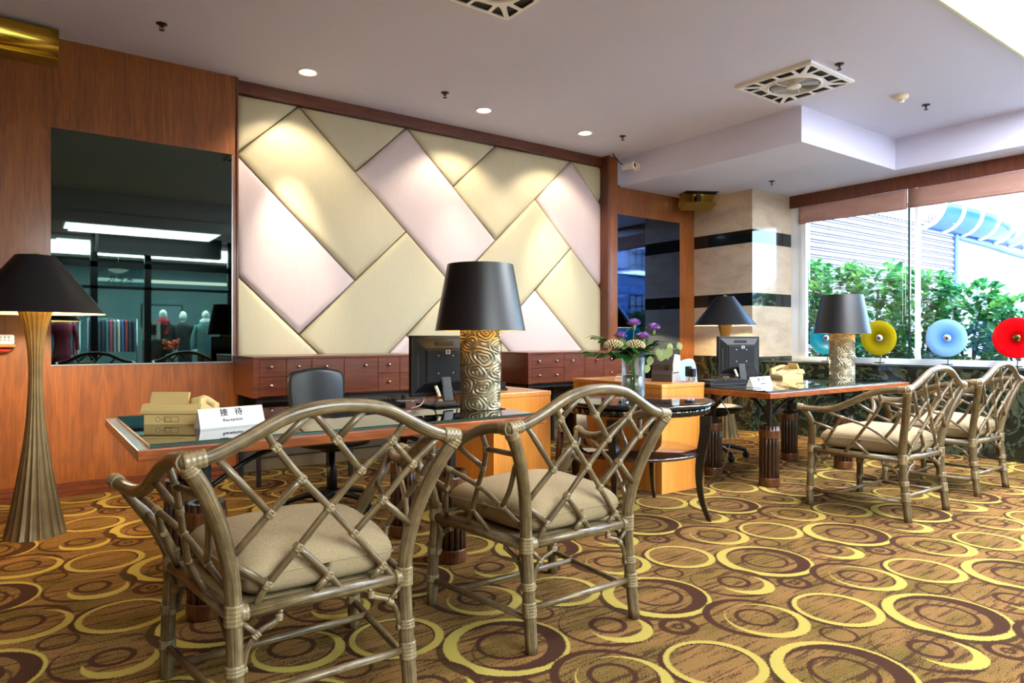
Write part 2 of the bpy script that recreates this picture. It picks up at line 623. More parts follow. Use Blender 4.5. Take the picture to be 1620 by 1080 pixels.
def tag(o, label, cat, group=None, kind=None):
    o['label'] = label
    o['category'] = cat
    if group:
        o['group'] = group
    if kind:
        o['kind'] = kind
    return o


def thing(name, label, cat, loc=(0, 0, 0), rz=0.0, group=None):
    o = bpy.data.objects.new(name, None)
    o.empty_display_size = .05
    COL.objects.link(o)
    o.location = loc
    o.rotation_euler = (0, 0, rz)
    return tag(o, label, cat, group)


def struct(o, label=None):
    o['kind'] = 'structure'
    if label:
        o['label'] = label
    return o


def dup(root, loc, rz, label, group=None):
    r = root.copy()
    COL.objects.link(r)
    r.location = loc
    r.rotation_euler = (0, 0, rz)
    r['label'] = label
    if group:
        r['group'] = group

    def kids(src, dst):
        for ch in list(src.children):
            c = ch.copy()
            COL.objects.link(c)
            c.parent = dst
            kids(ch, c)
    kids(root, r)
    return r


def text_mesh(body, size, name, mat, parent, loc, rot, depth=.0006, spacing=1.0):
    cu = bpy.data.curves.new(name, 'FONT')
    cu.body = body
    cu.size = size
    cu.extrude = depth
    cu.offset = size * .012
    cu.align_x = 'CENTER'
    cu.align_y = 'CENTER'
    cu.space_character = spacing
    cu.resolution_u = 3
    tmp = bpy.data.objects.new(name, cu)
    COL.objects.link(tmp)
    bpy.context.view_layer.update()
    me = bpy.data.meshes.new_from_object(tmp.evaluated_get(bpy.context.evaluated_depsgraph_get()))
    bpy.data.objects.remove(tmp)
    me.materials.clear()
    me.materials.append(mat)
    o = bpy.data.objects.new(name, me)
    COL.objects.link(o)
    o.parent = parent
    o.location = loc
    o.rotation_euler = rot
    return o


# ------------------------------------------------------------------ the room shell
CZ, SZ, YW, YR, XG = 3.31, 2.975, 5.876, 6.02, 8.1
X0, Y0 = -3.0, -6.5

m = MB(); m.box(X0, XG + .2, Y0, YR + .15, -.06, 0)
struct(m.build('floor', M['carpet']), 'carpet with rows of yellow and brown rings')

m = MB()
m.box(X0, XG + .25, .1, YR + .15, CZ, CZ + .15)          # main lobby ceiling
m.box(X0, XG + .25, Y0, .1, 3.0, CZ + .15); m.box(X0, XG + .25, .0, .1, 2.83, 3.01)              # lower ceiling behind, ends in a bulkhead
struct(m.build('ceiling', M['paint']), 'pale lavender white plaster ceiling')
m = MB()
m.box(5.875, XG + .2, 3.52, YR + .1, SZ, CZ + .01)
m.box(7.70, XG + .2, -6.4, 3.53, SZ, CZ + .01)
struct(m.build('ceiling_drop', M['paint']), 'lowered ceiling bulkhead in the window corner')

m = MB(); m.box(X0, 1.437, YW, YR + .1, .0, CZ)
struct(m.build('wall_left_panelling', M['veneer']), 'book-matched wood veneer wall left of the padded wall')
m = MB(); m.box(1.437, 5.64, YR, YR + .1, 0, CZ)
struct(m.build('wall_back', M['gold_back']), 'gold fabric wall behind the padded panels')
m = MB()
m.box(5.80, 7.25, YW, YR + .1, 0, SZ + .02)
m.box(5.655, 5.80, YW - .03, YR + .1, 0, CZ)
struct(m.build('wall_right_panelling', M['veneer']), 'wood veneer wall between padded wall and stone column')
m = MB(); m.box(1.437, 5.66, YR - .085, YR + .02, 3.206, CZ)
struct(m.build('trim_1', M['trim_x']), 'wood cornice above the padded wall')
m = MB()
m.box(5.622, 5.655, YW - .05, YR + .02, 0, CZ)
struct(m.build('trim_2', M['trim']), 'dark wood edge post right of the padded wall')
m = MB(); m.box(1.437, 1.450, YW - .012, YR, 0, 3.30)
struct(m.build('trim_3', M['trim']), 'thin wood edge left of the padded wall')
m = MB()
for a, b, d in ((0, .034, .035), (.036, .07, .026), (.072, .1, .016)):
    m.box(X0, 1.437, YW - d, YW, a, b)
struct(m.build('baseboard_left', M['trim_x']), 'stepped dark wood baseboard')
# stone column (travertine courses, two black bands, green marble base)
def course(name, z0, z1, mat, out=0.0):
    m = MB(); m.box(7.25 - out, XG + .2, 4.99 - out, YR + .1, z0, z1)
    return struct(m.build(name, mat))
course('wall_column_base', 0, .915, M['verde'], .012)['label'] = 'dark green marble base of the stone column'
for k, (a, b) in enumerate(((.915, 1.545), (1.705, 2.322), (2.485, SZ + .01))):
    course('wall_column_travertine', a, b, M['travertine'])['label'] = 'beige travertine facing of the column, %s course' % ('lower', 'middle', 'upper')[k]
for k, (a, b) in enumerate(((1.545, 1.705), (2.322, 2.485))):
    course('wall_column_band', a, b, M['black_marble'], .001)['label'] = 'black marble band round the column, %s one' % ('lower', 'upper')[k]
# window wall: green marble ledge, frame, panes, pelmet
m = MB(); m.box(7.42, XG + .2, -6.4, 4.99, 0, .845)
struct(m.build('wall_right_dado', M['verde']), 'dark green marble dado under the window')
m = MB(); m.box(7.40, XG + .22, -6.4, 4.985, .845, .872, .006)
struct(m.build('trim_4', NT('polished_ledge').bsdf(color=L(40, 50, 52), rough=.06, coat=.6)), 'polished dark stone window ledge')
FR = plain('window_frame_white', (222, 228, 232), .35)
m = MB()
m.box(8.085, 8.16, 4.86, 4.99, .872, 2.85)
m.box(8.075, 8.13, 4.78, 4.86, .872, 2.85)
m.box(8.02, 8.15, -6.4, 4.83, .872, .912)
m.box(8.095, 8.13, -6.4, 4.83, 2.86, 2.95)
win = struct(m.build('window_1', FR), 'large lobby window in a thin white frame')
for y0, y1 in ((3.53, 4.74), (.3, 3.46), (-2.9, .3), (-6.4, -2.9)):
    m = MB(); m.box(8.088, 8.096, y0, y1, .912, 2.86)
    m.build('pane', M['glass'], win)
m = MB(); m.box(8.06, 8.12, 3.44, 3.475, .912, 2.86); m.build('mullion', FR, win)
m = MB(); m.box(8.082, 8.10, 3.535, 3.555, .912, 2.86); m.build('glass_joint', M['glass_edge'], win)
m = MB(); m.box(8.06, 8.12, -2.95, -2.88, .912, 2.86); m.build('mullion', FR, win)
m = MB(); m.box(8.05, 8.085, -6.4, 4.99, 2.822, SZ)
struct(m.build('trim_5', M['trim']), 'wood pelmet above the window blind')
m = MB(); m.box(8.14, 8.3, -6.5, YR + .1, 2.84, 3.46); m.box(8.14, 8.3, -6.5, YR + .1, -.5, .87)
m.box(8.14, 8.3, 4.9, YR + .1, -.5, 3.46)
struct(m.build('wall_right', M['paint']), 'outer wall above and below the window')
m = MB(); m.box(X0 - .1, X0, Y0, YR + .1, 0, CZ + .1)
struct(m.build('wall_left', M['veneer']))
m = MB(); m.box(X0, XG + .25, Y0 - .1, Y0, 0, CZ + .1)
struct(m.build('wall_front', plain('shop_wall', (196, 204, 200), .8)))

# roman blinds pulled up: left one ends at the mullion, right one runs on
def blind(y0, y1, label):
    t = thing('roman_blind', label, 'blind', (8.07, (y0 + y1) / 2, 2.60), 0, 'pulled up roman blinds')
    h = (y1 - y0) / 2
    m = MB()
    ny = 40
    prof = [(-.004, .222), (-.012, .19), (-.016, .12), (-.014, .06), (-.03, .045), (-.012, .03), (-.03, .02), (-.014, .004), (-.002, 0), (.004, .01), (.004, .222)]
    rows = []
    for i in range(ny + 1):
        y = -h + 2 * h * i / ny
        rows.append([m.v((x - .006 * abs(sin(y * 3.1)) * (1 if z < .2 else .2) * (x < 0), y, z + .004 * sin(y * 2.3))) for x, z in prof])
    for i in range(ny):
        for j in range(len(prof) - 1):
            m.f([rows[i][j], rows[i + 1][j], rows[i + 1][j + 1], rows[i][j + 1]], True)
    m.f(rows[0]); m.f(rows[-1][::-1])
    m.build('folded_fabric', M['shade_fabric'], t)
    return t
b1 = blind(3.56, 4.86, 'dusty pink roman blind pulled up beside the stone column')
m = MB(); m.tube([(-.016, -.64, .2), (-.018, -.64, -1.2)], .0025, 5, 0); m.tube([(-.016, -.61, .2), (-.018, -.61, -1.3)], .0022, 5, 0)
m.build('pull_cord', M['white'], b1)
m = MB(); m.tube([(-.012, .60, .2), (-.012, .60, -1.66)], .0022, 5, 0); m.build('pull_cord', M['white'], b1)
blind(-3.0, 3.545, 'dusty pink roman blind pulled up right of the glass joint')

# ------------------------------------------------------------------ padded wall
def gp(i, j):
    return (1.461 + .5315 * i, 1.178 + .5075 * j)


def pad(name_label, ij, mat, ymin=YR):
    pts = [gp(*q) for q in ij]
    # inset helper for convex polygons
    def inset(P, d):
        n = len(P)
        out = []
        for k in range(n):
            a, b, c = Vector(P[k - 1]), Vector(P[k]), Vector(P[(k + 1) % n])
            e1, e2 = (b - a).normalized(), (c - b).normalized()
            n1, n2 = Vector((-e1.y, e1.x)), Vector((-e2.y, e2.x))
            den = 1 + n1.dot(n2)
            out.append(tuple(b + (n1 + n2) * (d / max(den, .2))))
        return out
    area = sum(pts[k - 1][0] * pts[k][1] - pts[k][0] * pts[k - 1][1] for k in range(len(pts)))
    if area < 0:
        pts = pts[::-1]
    m = MB()
    loops = []
    for d, h in ((.004, .0), (.004, .022), (.010, .036), (.022, .047), (.040, .055), (.062, .058)):
        loops.append([m.v((x, ymin - .001 - h, z)) for x, z in inset(pts, d)])
    n = len(pts)
    for a, b in zip(loops, loops[1:]):
        for k in range(n):
            m.f([a[k], a[(k + 1) % n], b[(k + 1) % n], b[k]], True)
    m.f(loops[-1], True)
    m.f(loops[0][::-1])
    o = m.build('wall_pad', mat)
    return tag(o, name_label, 'wall panel', 'padded silk wall panels')

G_, P_ = M['gold_silk'], M['pink_silk']
lo = -.75
PADS = [
    ('small gold padded triangle in the top left corner of the padded wall', [(0, 4), (0, 3), (1, 4)], G_),
    ('large gold padded panel running down from the top left corner', [(0, 3), (1, 4), (3, 2), (2, 1)], G_),
    ('gold padded triangle hanging under the cornice, left of the other large one', [(1, 4), (3, 4), (2, 3)], G_),
    ('long pink padded panel in the middle of the wall, above the desk lamp', [(2, 3), (3, 4), (5, 2), (4, 1)], P_),
    ('gold padded triangle hanging under the cornice near the wall middle', [(3, 4), (5, 4), (4, 3)], G_),
    ('gold padded panel whose top edge runs along the cornice', [(4, 3), (5, 4), (7, 4), (5, 2)], G_),
    ('pink padded panel at the right edge reaching up to the cornice', [(6, 3), (7, 4), (8, 3), (8, 1)], P_),
    ('small gold padded triangle in the top right corner of the padded wall', [(7, 4), (8, 4), (8, 3)], G_),
    ('gold padded panel with the bright light spot, upper right of the desk lamp', [(6, 3), (7, 2), (5, 0), (4, 1)], G_),
    ('large gold padded panel rising from the sideboard left of the desk lamp', [(3, 2), (4, 1), (4 + lo - 1, lo), (1 - lo, lo), (1, 0)], G_),
    ('gold padded panel mostly hidden behind the black desk lamp', [(3, 0), (4, 1), (5 - lo, lo), (3 - lo, lo)], G_),
    ('small pink padded triangle peeping over the sideboard beside the monitor', [(3 + lo, lo), (3, 0), (3 - lo, lo)], P_),
    ('pink padded triangle standing on the sideboard right of the desk lamp', [(6, 1), (7 - lo, lo), (5 - lo, lo), (5, 0)], P_),
    ('pale gold padded panel at the lower right edge of the padded wall', [(7, 2), (8, 1), (8, lo), (7 - lo, lo), (6, 1)], G_),
    ('large pink padded panel with a bright light spot at the left edge', [(0, 1), (1, 0), (2, 1), (0, 3)], P_),
    ('gold padded panel in the lower left corner above the sideboard', [(0, 1), (1, 0), (1 - lo, lo), (0, lo)], G_),
]
for lab, ij, mt in PADS:
    pad(lab, ij, mt)
m = MB(); m.box(1.45, 5.62, YR - .03, YR, .12, .79); struct(m.build('trim_6', plain('plinth_shaded', (74, 64, 48), .8)), 'gold fabric plinth under the padded wall')  # fabric colour darkened to stand for the shadow below the sideboards

# mirrors set into the veneer
t = thing('wall_mirror', 'large dark tinted mirror on the left veneer wall', 'mirror', (.785, YW, .955))
m = MB(); m.box(-.618, .618, -.004, 0, 0, 1.705); m.build('mirror_glass', M['mirror'], t)
m = MB(); m.box(-.62, .62, -.012, 0, -.008, 0); m.box(.612, .62, -.010, 0, 0, 1.70); m.build('edge_strip', M['steel'], t)
t = thing('wall_mirror', 'narrow dark tinted mirror on the wood wall beside the stone column', 'mirror', (6.32, YW, .62))
m = MB(); m.box(-.5, .636, -.004, 0, 0, 2.025); m.build('mirror_glass', M['bluemirror'], t)
# ------------------------------------------------------------------ ceiling things
t = thing('ceiling_light_panel', 'large bright white light panel in the ceiling at the top right', 'ceiling light', (5.85, 1.0185, CZ))
m = MB(); m.box(-1.68, 1.68, -.86, .865, -.012, -.002); m.build('diffuser', M['panel_light'], t)
m = MB(); m.holed([(-1.70, -.88), (1.70, -.88), (1.70, .882), (-1.70, .882)], [[(-1.68, -.86), (1.68, -.86), (1.68, .865), (-1.68, .865)]], -.018, 0)
m.build('frame', plain('panel_frame', (206, 210, 150), .5), t)
t = thing('ceiling_light_panel', 'long light panel of the corridor, seen only in the left mirror', 'ceiling light', (1.72, -1.45, 3.0))
m = MB(); m.box(-1.16, 1.16, -.46, .46, -.012, -.001); m.build('diffuser', M['panel_light'], t)
m = MB(); m.box(-1.18, 1.18, -.48, .48, -.006, 0); m.build('frame', M['white'], t)
t = thing('ceiling_light_panel', 'short light panel of the corridor, seen only in the left mirror', 'ceiling light', (.78, -3.3, 2.95))
m = MB(); m.box(-.28, .28, -.35, .35, -.012, -.001); m.build('diffuser', M['panel_light'], t)

DLN = ['leftmost of the three lit downlights over the padded wall', 'middle one of the three lit downlights over the padded wall',
       'rightmost of the three lit downlights over the padded wall']
for i, (x, y) in enumerate(DL):
    t = thing('downlight', 'round recessed ceiling downlight, ' + DLN[i], 'downlight', (x, y, CZ), 0, 'recessed downlights')
    m = MB(); m.lathe([(.082, 0), (.084, -.004), (.078, -.010), (.064, -.006), (.062, 0)], 32, cap=False); m.build('trim_ring', M['white'], t)
    m = MB(); m.lathe([(.061, -.003), (.045, -.007), (0, -.009)], 24, cap=False); m.build('lamp_glass', M['bulb'], t)


for x, y, p in DL2:  # invented fixtures, so the added fill spots have lamps
    m = MB(); m.lathe([(0, -.004), (.060, -.003), (.064, -.006), (.078, -.010), (.084, -.004), (.082, 0)], 32, cap=False)
    struct(m.build('ceiling_added_downlight', [M['bulb']], None, (x, y, CZ)), 'added downlight out of view, carrying a lobby fill spot')


def sprinkler(x, y, z, label):
    t = thing('sprinkler', label, 'sprinkler', (x, y, z), 0, 'ceiling sprinkler heads')
    m = MB(); m.lathe([(0, -.001), (.036, -.001), (.034, -.006), (.012, -.010), (0, -.010)], 18, cap=False); m.build('rosette', M['brass_d'], t)
    m = MB(); m.tube([(0, 0, -.008), (0, 0, -.028)], .008, 8, 0)
    m.tube([(.009, 0, -.016), (.014, 0, -.03), (.004, 0, -.044)], .0025, 6); m.tube([(-.009, 0, -.016), (-.014, 0, -.03), (-.004, 0, -.044)], .0025, 6)
    m.lathe([(0, -.043), (.018, -.044), (.018, -.047), (0, -.048)], 14, cap=False); m.build('sprinkler_head', M['brass_d'], t)


M['brass_d'] = plain('dark_bronze_fitting', (62, 50, 42), .45, .7)
for x, y, z, lab in ((.777, 5.183, CZ, 'dark sprinkler head on the ceiling above the left mirror'),
                     (3.018, 5.177, CZ, 'dark sprinkler head on the ceiling between left and middle downlight'),
                     (5.209, 5.175, CZ, 'dark sprinkler head on the ceiling right of the rightmost downlight'),
                     (5.223, 2.808, CZ, 'dark sprinkler head on the ceiling beside the square ceiling fan'),
                     (6.789, 2.83, CZ, 'dark sprinkler head on the ceiling beside the smoke detector'),
                     (7.076, 4.611, SZ, 'dark sprinkler head on the lowered ceiling near the stone column')):
    sprinkler(x, y, z, lab)
t = thing('smoke_detector', 'small round cream smoke detector on the ceiling', 'smoke detector', (6.352, 2.856, CZ))
m = MB(); m.lathe([(.062, 0), (.062, -.022), (.05, -.034), (.028, -.038)], 24, cap=True); m.build('base', M['cream_l'], t)
m = MB(); m.lathe([(.026, -.038), (.03, -.05), (.028, -.058), (0, -.06)], 18, cap=False); m.build('sensor_cap', M['white'], t)


def arcpts(cx, cy, rx, ry, a0, a1, n):
    return [(cx + rx * cos(a0 + (a1 - a0) * i / n), cy + ry * sin(a0 + (a1 - a0) * i / n)) for i in range(n + 1)]


def rounded(poly, r, n=4):
    out = []
    k = len(poly)
    for i in range(k):
        p, a, b = Vector(poly[i]), Vector(poly[i - 1]), Vector(poly[(i + 1) % k])
        d1, d2 = (a - p), (b - p)
        rr = min(r, d1.length * .45, d2.length * .45)
        p1, p2 = p + d1.normalized() * rr, p + d2.normalized() * rr
        for j in range(n + 1):
            s = j / n
            q = p1 * (1 - s) ** 2 + p * 2 * s * (1 - s) + p2 * s ** 2
            out.append(tuple(q))
    return out


def ceiling_fan(x, y, rz, label):
    t = thing('ceiling_fan_vent', label, 'ceiling fan', (x, y, CZ), rz, 'square ceiling fan grilles')
    h = .33
    sq = [(-h, -h), (h, -h), (h, h), (-h, h)]
    holes = [arcpts(0, 0, .205, .205, 0, 2 * pi, 48)[:-1]]
    for k in range(4):
        a = k * pi / 2
        R = lambda q: (q[0] * cos(a) - q[1] * sin(a), q[0] * sin(a) + q[1] * cos(a))
        for poly in ([(.314, .292), (.314, .178), (.208, .166), (.226, .200)], [(.292, .314), (.178, .314), (.166, .208), (.200, .226)][::-1],
                     [(.222, .138), (.314, .152), (.314, .012), (.238, .012)], [(.138, .222), (.152, .314), (.012, .314), (.012, .238)][::-1]):
            holes.append([R(q) for q in rounded(poly, .018)])
    m = MB(); m.holed(sq, holes, -.026, -.020); m.build('grille_plate', M['white'], t)
    m = MB()
    m.holed([(-h - .012, -h - .012), (h + .012, -h - .012), (h + .012, h + .012), (-h - .012, h + .012)], [sq], -.020, -.0)
    m.build('frame', M['white'], t)
    m = MB(); m.box(-h, h, -h, h, -.006, -.001); m.build('backing', M['fan_grey'], t)
    m = MB(); m.lathe([(.200, -.026), (.206, -.034), (.216, -.034), (.224, -.026)], 48, cap=False)
    for k in range(16):
        m.tube(arcpts3(.03 + .0105 * k), .0013, 4, 0, caps=False)
    for k in range(5):
        a = 2 * pi * k / 5
        m.tube([(.05 * cos(a), .05 * sin(a), -.030), (.14 * cos(a + .25), .14 * sin(a + .25), -.031), (.203 * cos(a + .35), .203 * sin(a + .35), -.029)], .003, 5)
    m.build('guard', M['white'], t)
    m = MB(); m.lathe([(.056, -.024), (.056, -.036), (.045, -.040), (0, -.041)], 24, cap=False); m.build('hub', M['white'], t)
    m = MB()
    for k in range(5):
        a = 2 * pi * k / 5 + .3
        ring = []
        for (r, w, z) in ((.05, .03, -.015), (.12, .05, -.016), (.195, .055, -.015)):
            ring.append([m.v((r * cos(a) - s * w * sin(a), r * sin(a) + s * w * cos(a), z + s * .005)) for s in (-1, 1)])
        for i in range(2):
            m.f([ring[i][0], ring[i][1], ring[i + 1][1], ring[i + 1][0]], True)
    m.build('blades', plain('fan_blade', (150, 150, 148), .5), t)


def arcpts3(r):
    return [(r * cos(2 * pi * i / 28), r * sin(2 * pi * i / 28), -.029) for i in range(29)]


ceiling_fan(5.305, 3.245, radians(1), 'square white ceiling fan grille beside the lowered ceiling corner')
ceiling_fan(2.32, 3.37, radians(1), 'square white ceiling fan grille cut off by the top edge of the photo')

# brass wall washers
t = thing('brass_wall_light', 'long curved brass light trough at the top left corner', 'wall light', (-.75, YW, 3.10))
def trough(m, x0, x1, th=.006):
    prof = [(-.02, -.005), (-.10, .0), (-.16, .02), (-.205, .065), (-.228, .12), (-.232, .185)]
    P = smooth_path([(x, 0, z) for x, z in prof], 5)
    out = [(p.x, p.z) for p in P]
    inn = [(p.x + th, p.z + th * .6) for p in P][::-1]
    m.prism(out + inn, x0, x1, 'x', True)
m = MB(); trough(m, -1.0, .955); m.build('reflector', M['brass'], t)
m = MB(); m.prism([(-.0, -.005), (-.10, -.012), (-.155, .004), (-.145, .02), (-.0, .012)], -1.0, .952, 'x'); m.build('lower_lip', M['brass_satin'], t)
m = MB(); m.prism([(0, 0), (-.1, .002), (-.16, .022), (-.2, .065), (-.222, .12), (-.226, .18), (0, .18)], .945, .95, 'x'); m.build('end_cap', M['brass'], t)

t = thing('brass_wall_light', 'small curved brass reflector light under the lowered ceiling by the column', 'wall light', (6.93, 5.55, SZ), radians(150))
m = MB()
P = smooth_path([(0, .10, -.03), (0, .03, -.012), (0, -.06, -.04), (0, -.115, -.10), (0, -.125, -.165)], 6)
m.prism([(p.y, p.z) for p in P] + [(p.y + .006, p.z - .004) for p in P][::-1], -.22, .22, 'x', True); m.build('reflector', M['brass_satin'], t)
m = MB(); m.prism([(.10, -.14), (-.10, -.20), (-.125, -.185), (-.12, -.168), (.09, -.125)], -.2, .2, 'x'); m.build('lower_tray', M['brass_satin'], t)
m = MB(); m.box(-.03, .03, -.06, .02, -.14, -.02); m.build('bracket', M['brass_d'], t)
m = MB(); m.box(-.21, .21, -.14, .14, -.006, 0); m.build('ceiling_slot', M['dark'], t)
lamp('POINT', 'brass_light_glow', (6.96, 5.56, 2.90), .9, (1, .8, .45), size=.10, specular_factor=0)

t = thing('security_camera', 'small white bullet security camera on the lowered ceiling side', 'camera', (5.875, 5.60, 3.16))
m = MB(); m.lathe([(.0, 0), (.05, 0), (.052, .006), (.046, .018), (.02, .024), (0, .024)], 20, cap=False); o = m.build('mount', M['cream_l'], t, rot=(0, radians(-90), 0))
m = MB(); m.tube([(-.02, 0, 0), (-.12, -.01, .01), (-.19, -.03, .008)], .014, 8); m.build('arm', M['cream_l'], t)
m = MB(); m.mx = Matrix.Translation((-.21, -.06, -.035)) @ Matrix.Rotation(radians(18), 4, 'Z') @ Matrix.Rotation(radians(86), 4, 'X')
m.lathe([(.034, -.07), (.036, .07), (.042, .072), (.042, .085), (.03, .086)], 20); m.build('body', M['white'], t)
m = MB(); m.mx = Matrix.Translation((-.21, -.06, -.035)) @ Matrix.Rotation(radians(18), 4, 'Z') @ Matrix.Rotation(radians(86), 4, 'X')
m.lathe([(.03, .0865), (.02, .089), (0, .09)], 18); m.build('lens', M['black_shiny'], t)
m = MB(); m.tube([(-.2, -.0, -.02), (-.24, .06, .04), (-.285, .10, .12), (-.27, .12, .15)], .006, 6); m.build('cable', M['black'], t)

# ------------------------------------------------------------------ floor lamps
def fl_lamp(loc, label, power):
    t = thing('floor_lamp', label, 'floor lamp', loc, 0, 'fluted trumpet floor lamps')
    prof = smooth_path([(.158, 0, .0), (.142, 0, .06), (.112, 0, .22), (.078, 0, .42), (.052, 0, .62), (.037, 0, .85), (.036, 0, 1.0), (.048, 0, 1.15), (.066, 0, 1.24), (.086, 0, 1.30)], 5)
    m = MB(); m.lathe([(p.x, p.z) for p in prof] + [(.078, 1.30), (.03, 1.29)], 96, flute=lambda th, r, z: r * (1 - .085 * abs(sin(th * 9))), smooth=False)
    m.build('fluted_column', M['bronze'], t)
    m = MB(); m.lathe([(.028, 1.30), (.028, 1.37), (.02, 1.40), (.012, 1.62)], 16); m.build('stem', M['brass_satin'], t)
    m = MB(); m.lathe([(.354, 1.29), (.099, 1.628)], 64, cap=False)
    m.build('lamp_shade', M['shade'], t)
    m = MB(); m.lathe([(.350, 1.291), (.098, 1.626)], 64, cap=False); m.build('shade_lining', M['shade_in'], t)
    m = MB(); m.lathe([(.012, 1.60), (.096, 1.612), (.096, 1.616), (.012, 1.606)], 24, cap=False); m.lathe([(.022, 1.615), (.022, 1.64), (0, 1.645)], 12); m.build('finial', M['brass_satin'], t)
    m = MB(); m.sphere((0, 0, 1.44), .032, 14, 10, (1, 1, 1.3)); m.build('bulb', M['bulb_warm'], t)
    lamp('POINT', 'floor_lamp_glow', (loc[0] + .09, loc[1] - .02, 1.38), power, (1, .80, .48), size=.03)
    return t


fl_lamp((.062, 4.83, 0), 'tall fluted bronze floor lamp with black cone shade before the left mirror', 75)
fl_lamp((6.62, 4.92, 0), 'tall fluted bronze floor lamp with black cone shade beside the stone column', 80)

# ------------------------------------------------------------------ desk lamps with swirl relief
SW = []
_r = random.Random(3)
for row in range(6):
    for k in range(5):
        SW.append(((k + .5 * (row % 2)) / 5 + _r.uniform(-.04, .04), .035 + .078 * row + _r.uniform(-.014, .014), _r.uniform(.7, 1.15), _r.uniform(-.4, .4)))


def relief(u, z):
    best, b = 9, None
    for (cu, cz, s, a) in SW:
        du = ((u - cu + .5) % 1 - .5) * .75
        dz = z - cz
        x, y = du * cos(a) + dz * sin(a), -du * sin(a) + dz * cos(a)
        d = sqrt((x * .74) ** 2 + (y * 1.25) ** 2) / s
        d += .004 * sin(atan2(y, x) * 3 + cu * 40)
        if d < best:
            best, b = d, s
    d = best
    h = .0032 * cos(d * 2 * pi / .020) * min(1, d / .006) + (.006 * (1 - (d / .006) ** 2) if d < .006 else 0)
    return h - .02 * max(0, d - .042)


def desk_lamp(loc, label, power):
    t = thing('desk_lamp', label, 'table lamp', loc, 0, 'swirl relief table lamps')
    m = MB()
    nu, nz, H = 220, 150, .435
    rows = []
    for i in range(nz + 1):
        z = H * i / nz
        rows.append([m.v(((.108 + relief(j / nu, z)) * cos(2 * pi * j / nu), (.108 + relief(j / nu, z)) * sin(2 * pi * j / nu), z)) for j in range(nu)])
    for i in range(nz):
        for j in range(nu):
            m.f([rows[i][j], rows[i][(j + 1) % nu], rows[i + 1][(j + 1) % nu], rows[i + 1][j]], True)
    m.f(rows[0][::-1]); m.f(rows[-1])
    m.build('relief_column', M['pewter'], t)
    m = MB(); m.lathe([(.247, .425), (.180, .785)], 64, cap=False); m.build('lamp_shade', M['shade'], t)
    m = MB(); m.lathe([(.244, .426), (.179, .782)], 64, cap=False); m.build('shade_lining', M['shade_in'], t)
    m = MB(); m.lathe([(.03, .435), (.026, .48), (.012, .50), (.012, .775)], 14); m.tube([(-.178, 0, .772), (.178, 0, .772)], .004, 6, 0); m.tube([(0, -.178, .772), (0, .178, .772)], .004, 6, 0)
    m.build('stem', M['brass_satin'], t)
    m = MB(); m.sphere((0, 0, .575), .03, 12, 8, (1, 1, 1.3)); m.build('bulb', M['bulb_warm'], t)
    lamp('POINT', 'desk_lamp_glow', (loc[0] + .10, loc[1] - .10, loc[2] + .56), power, (1, .78, .45), size=.03)
    return t


desk_lamp((2.03, 3.10, .763), 'table lamp with black drum shade and silvery swirl column on the near desk', 9)
desk_lamp((6.22, 3.32, .763), 'table lamp with black drum shade and bronze swirl column on the window desk', 9)

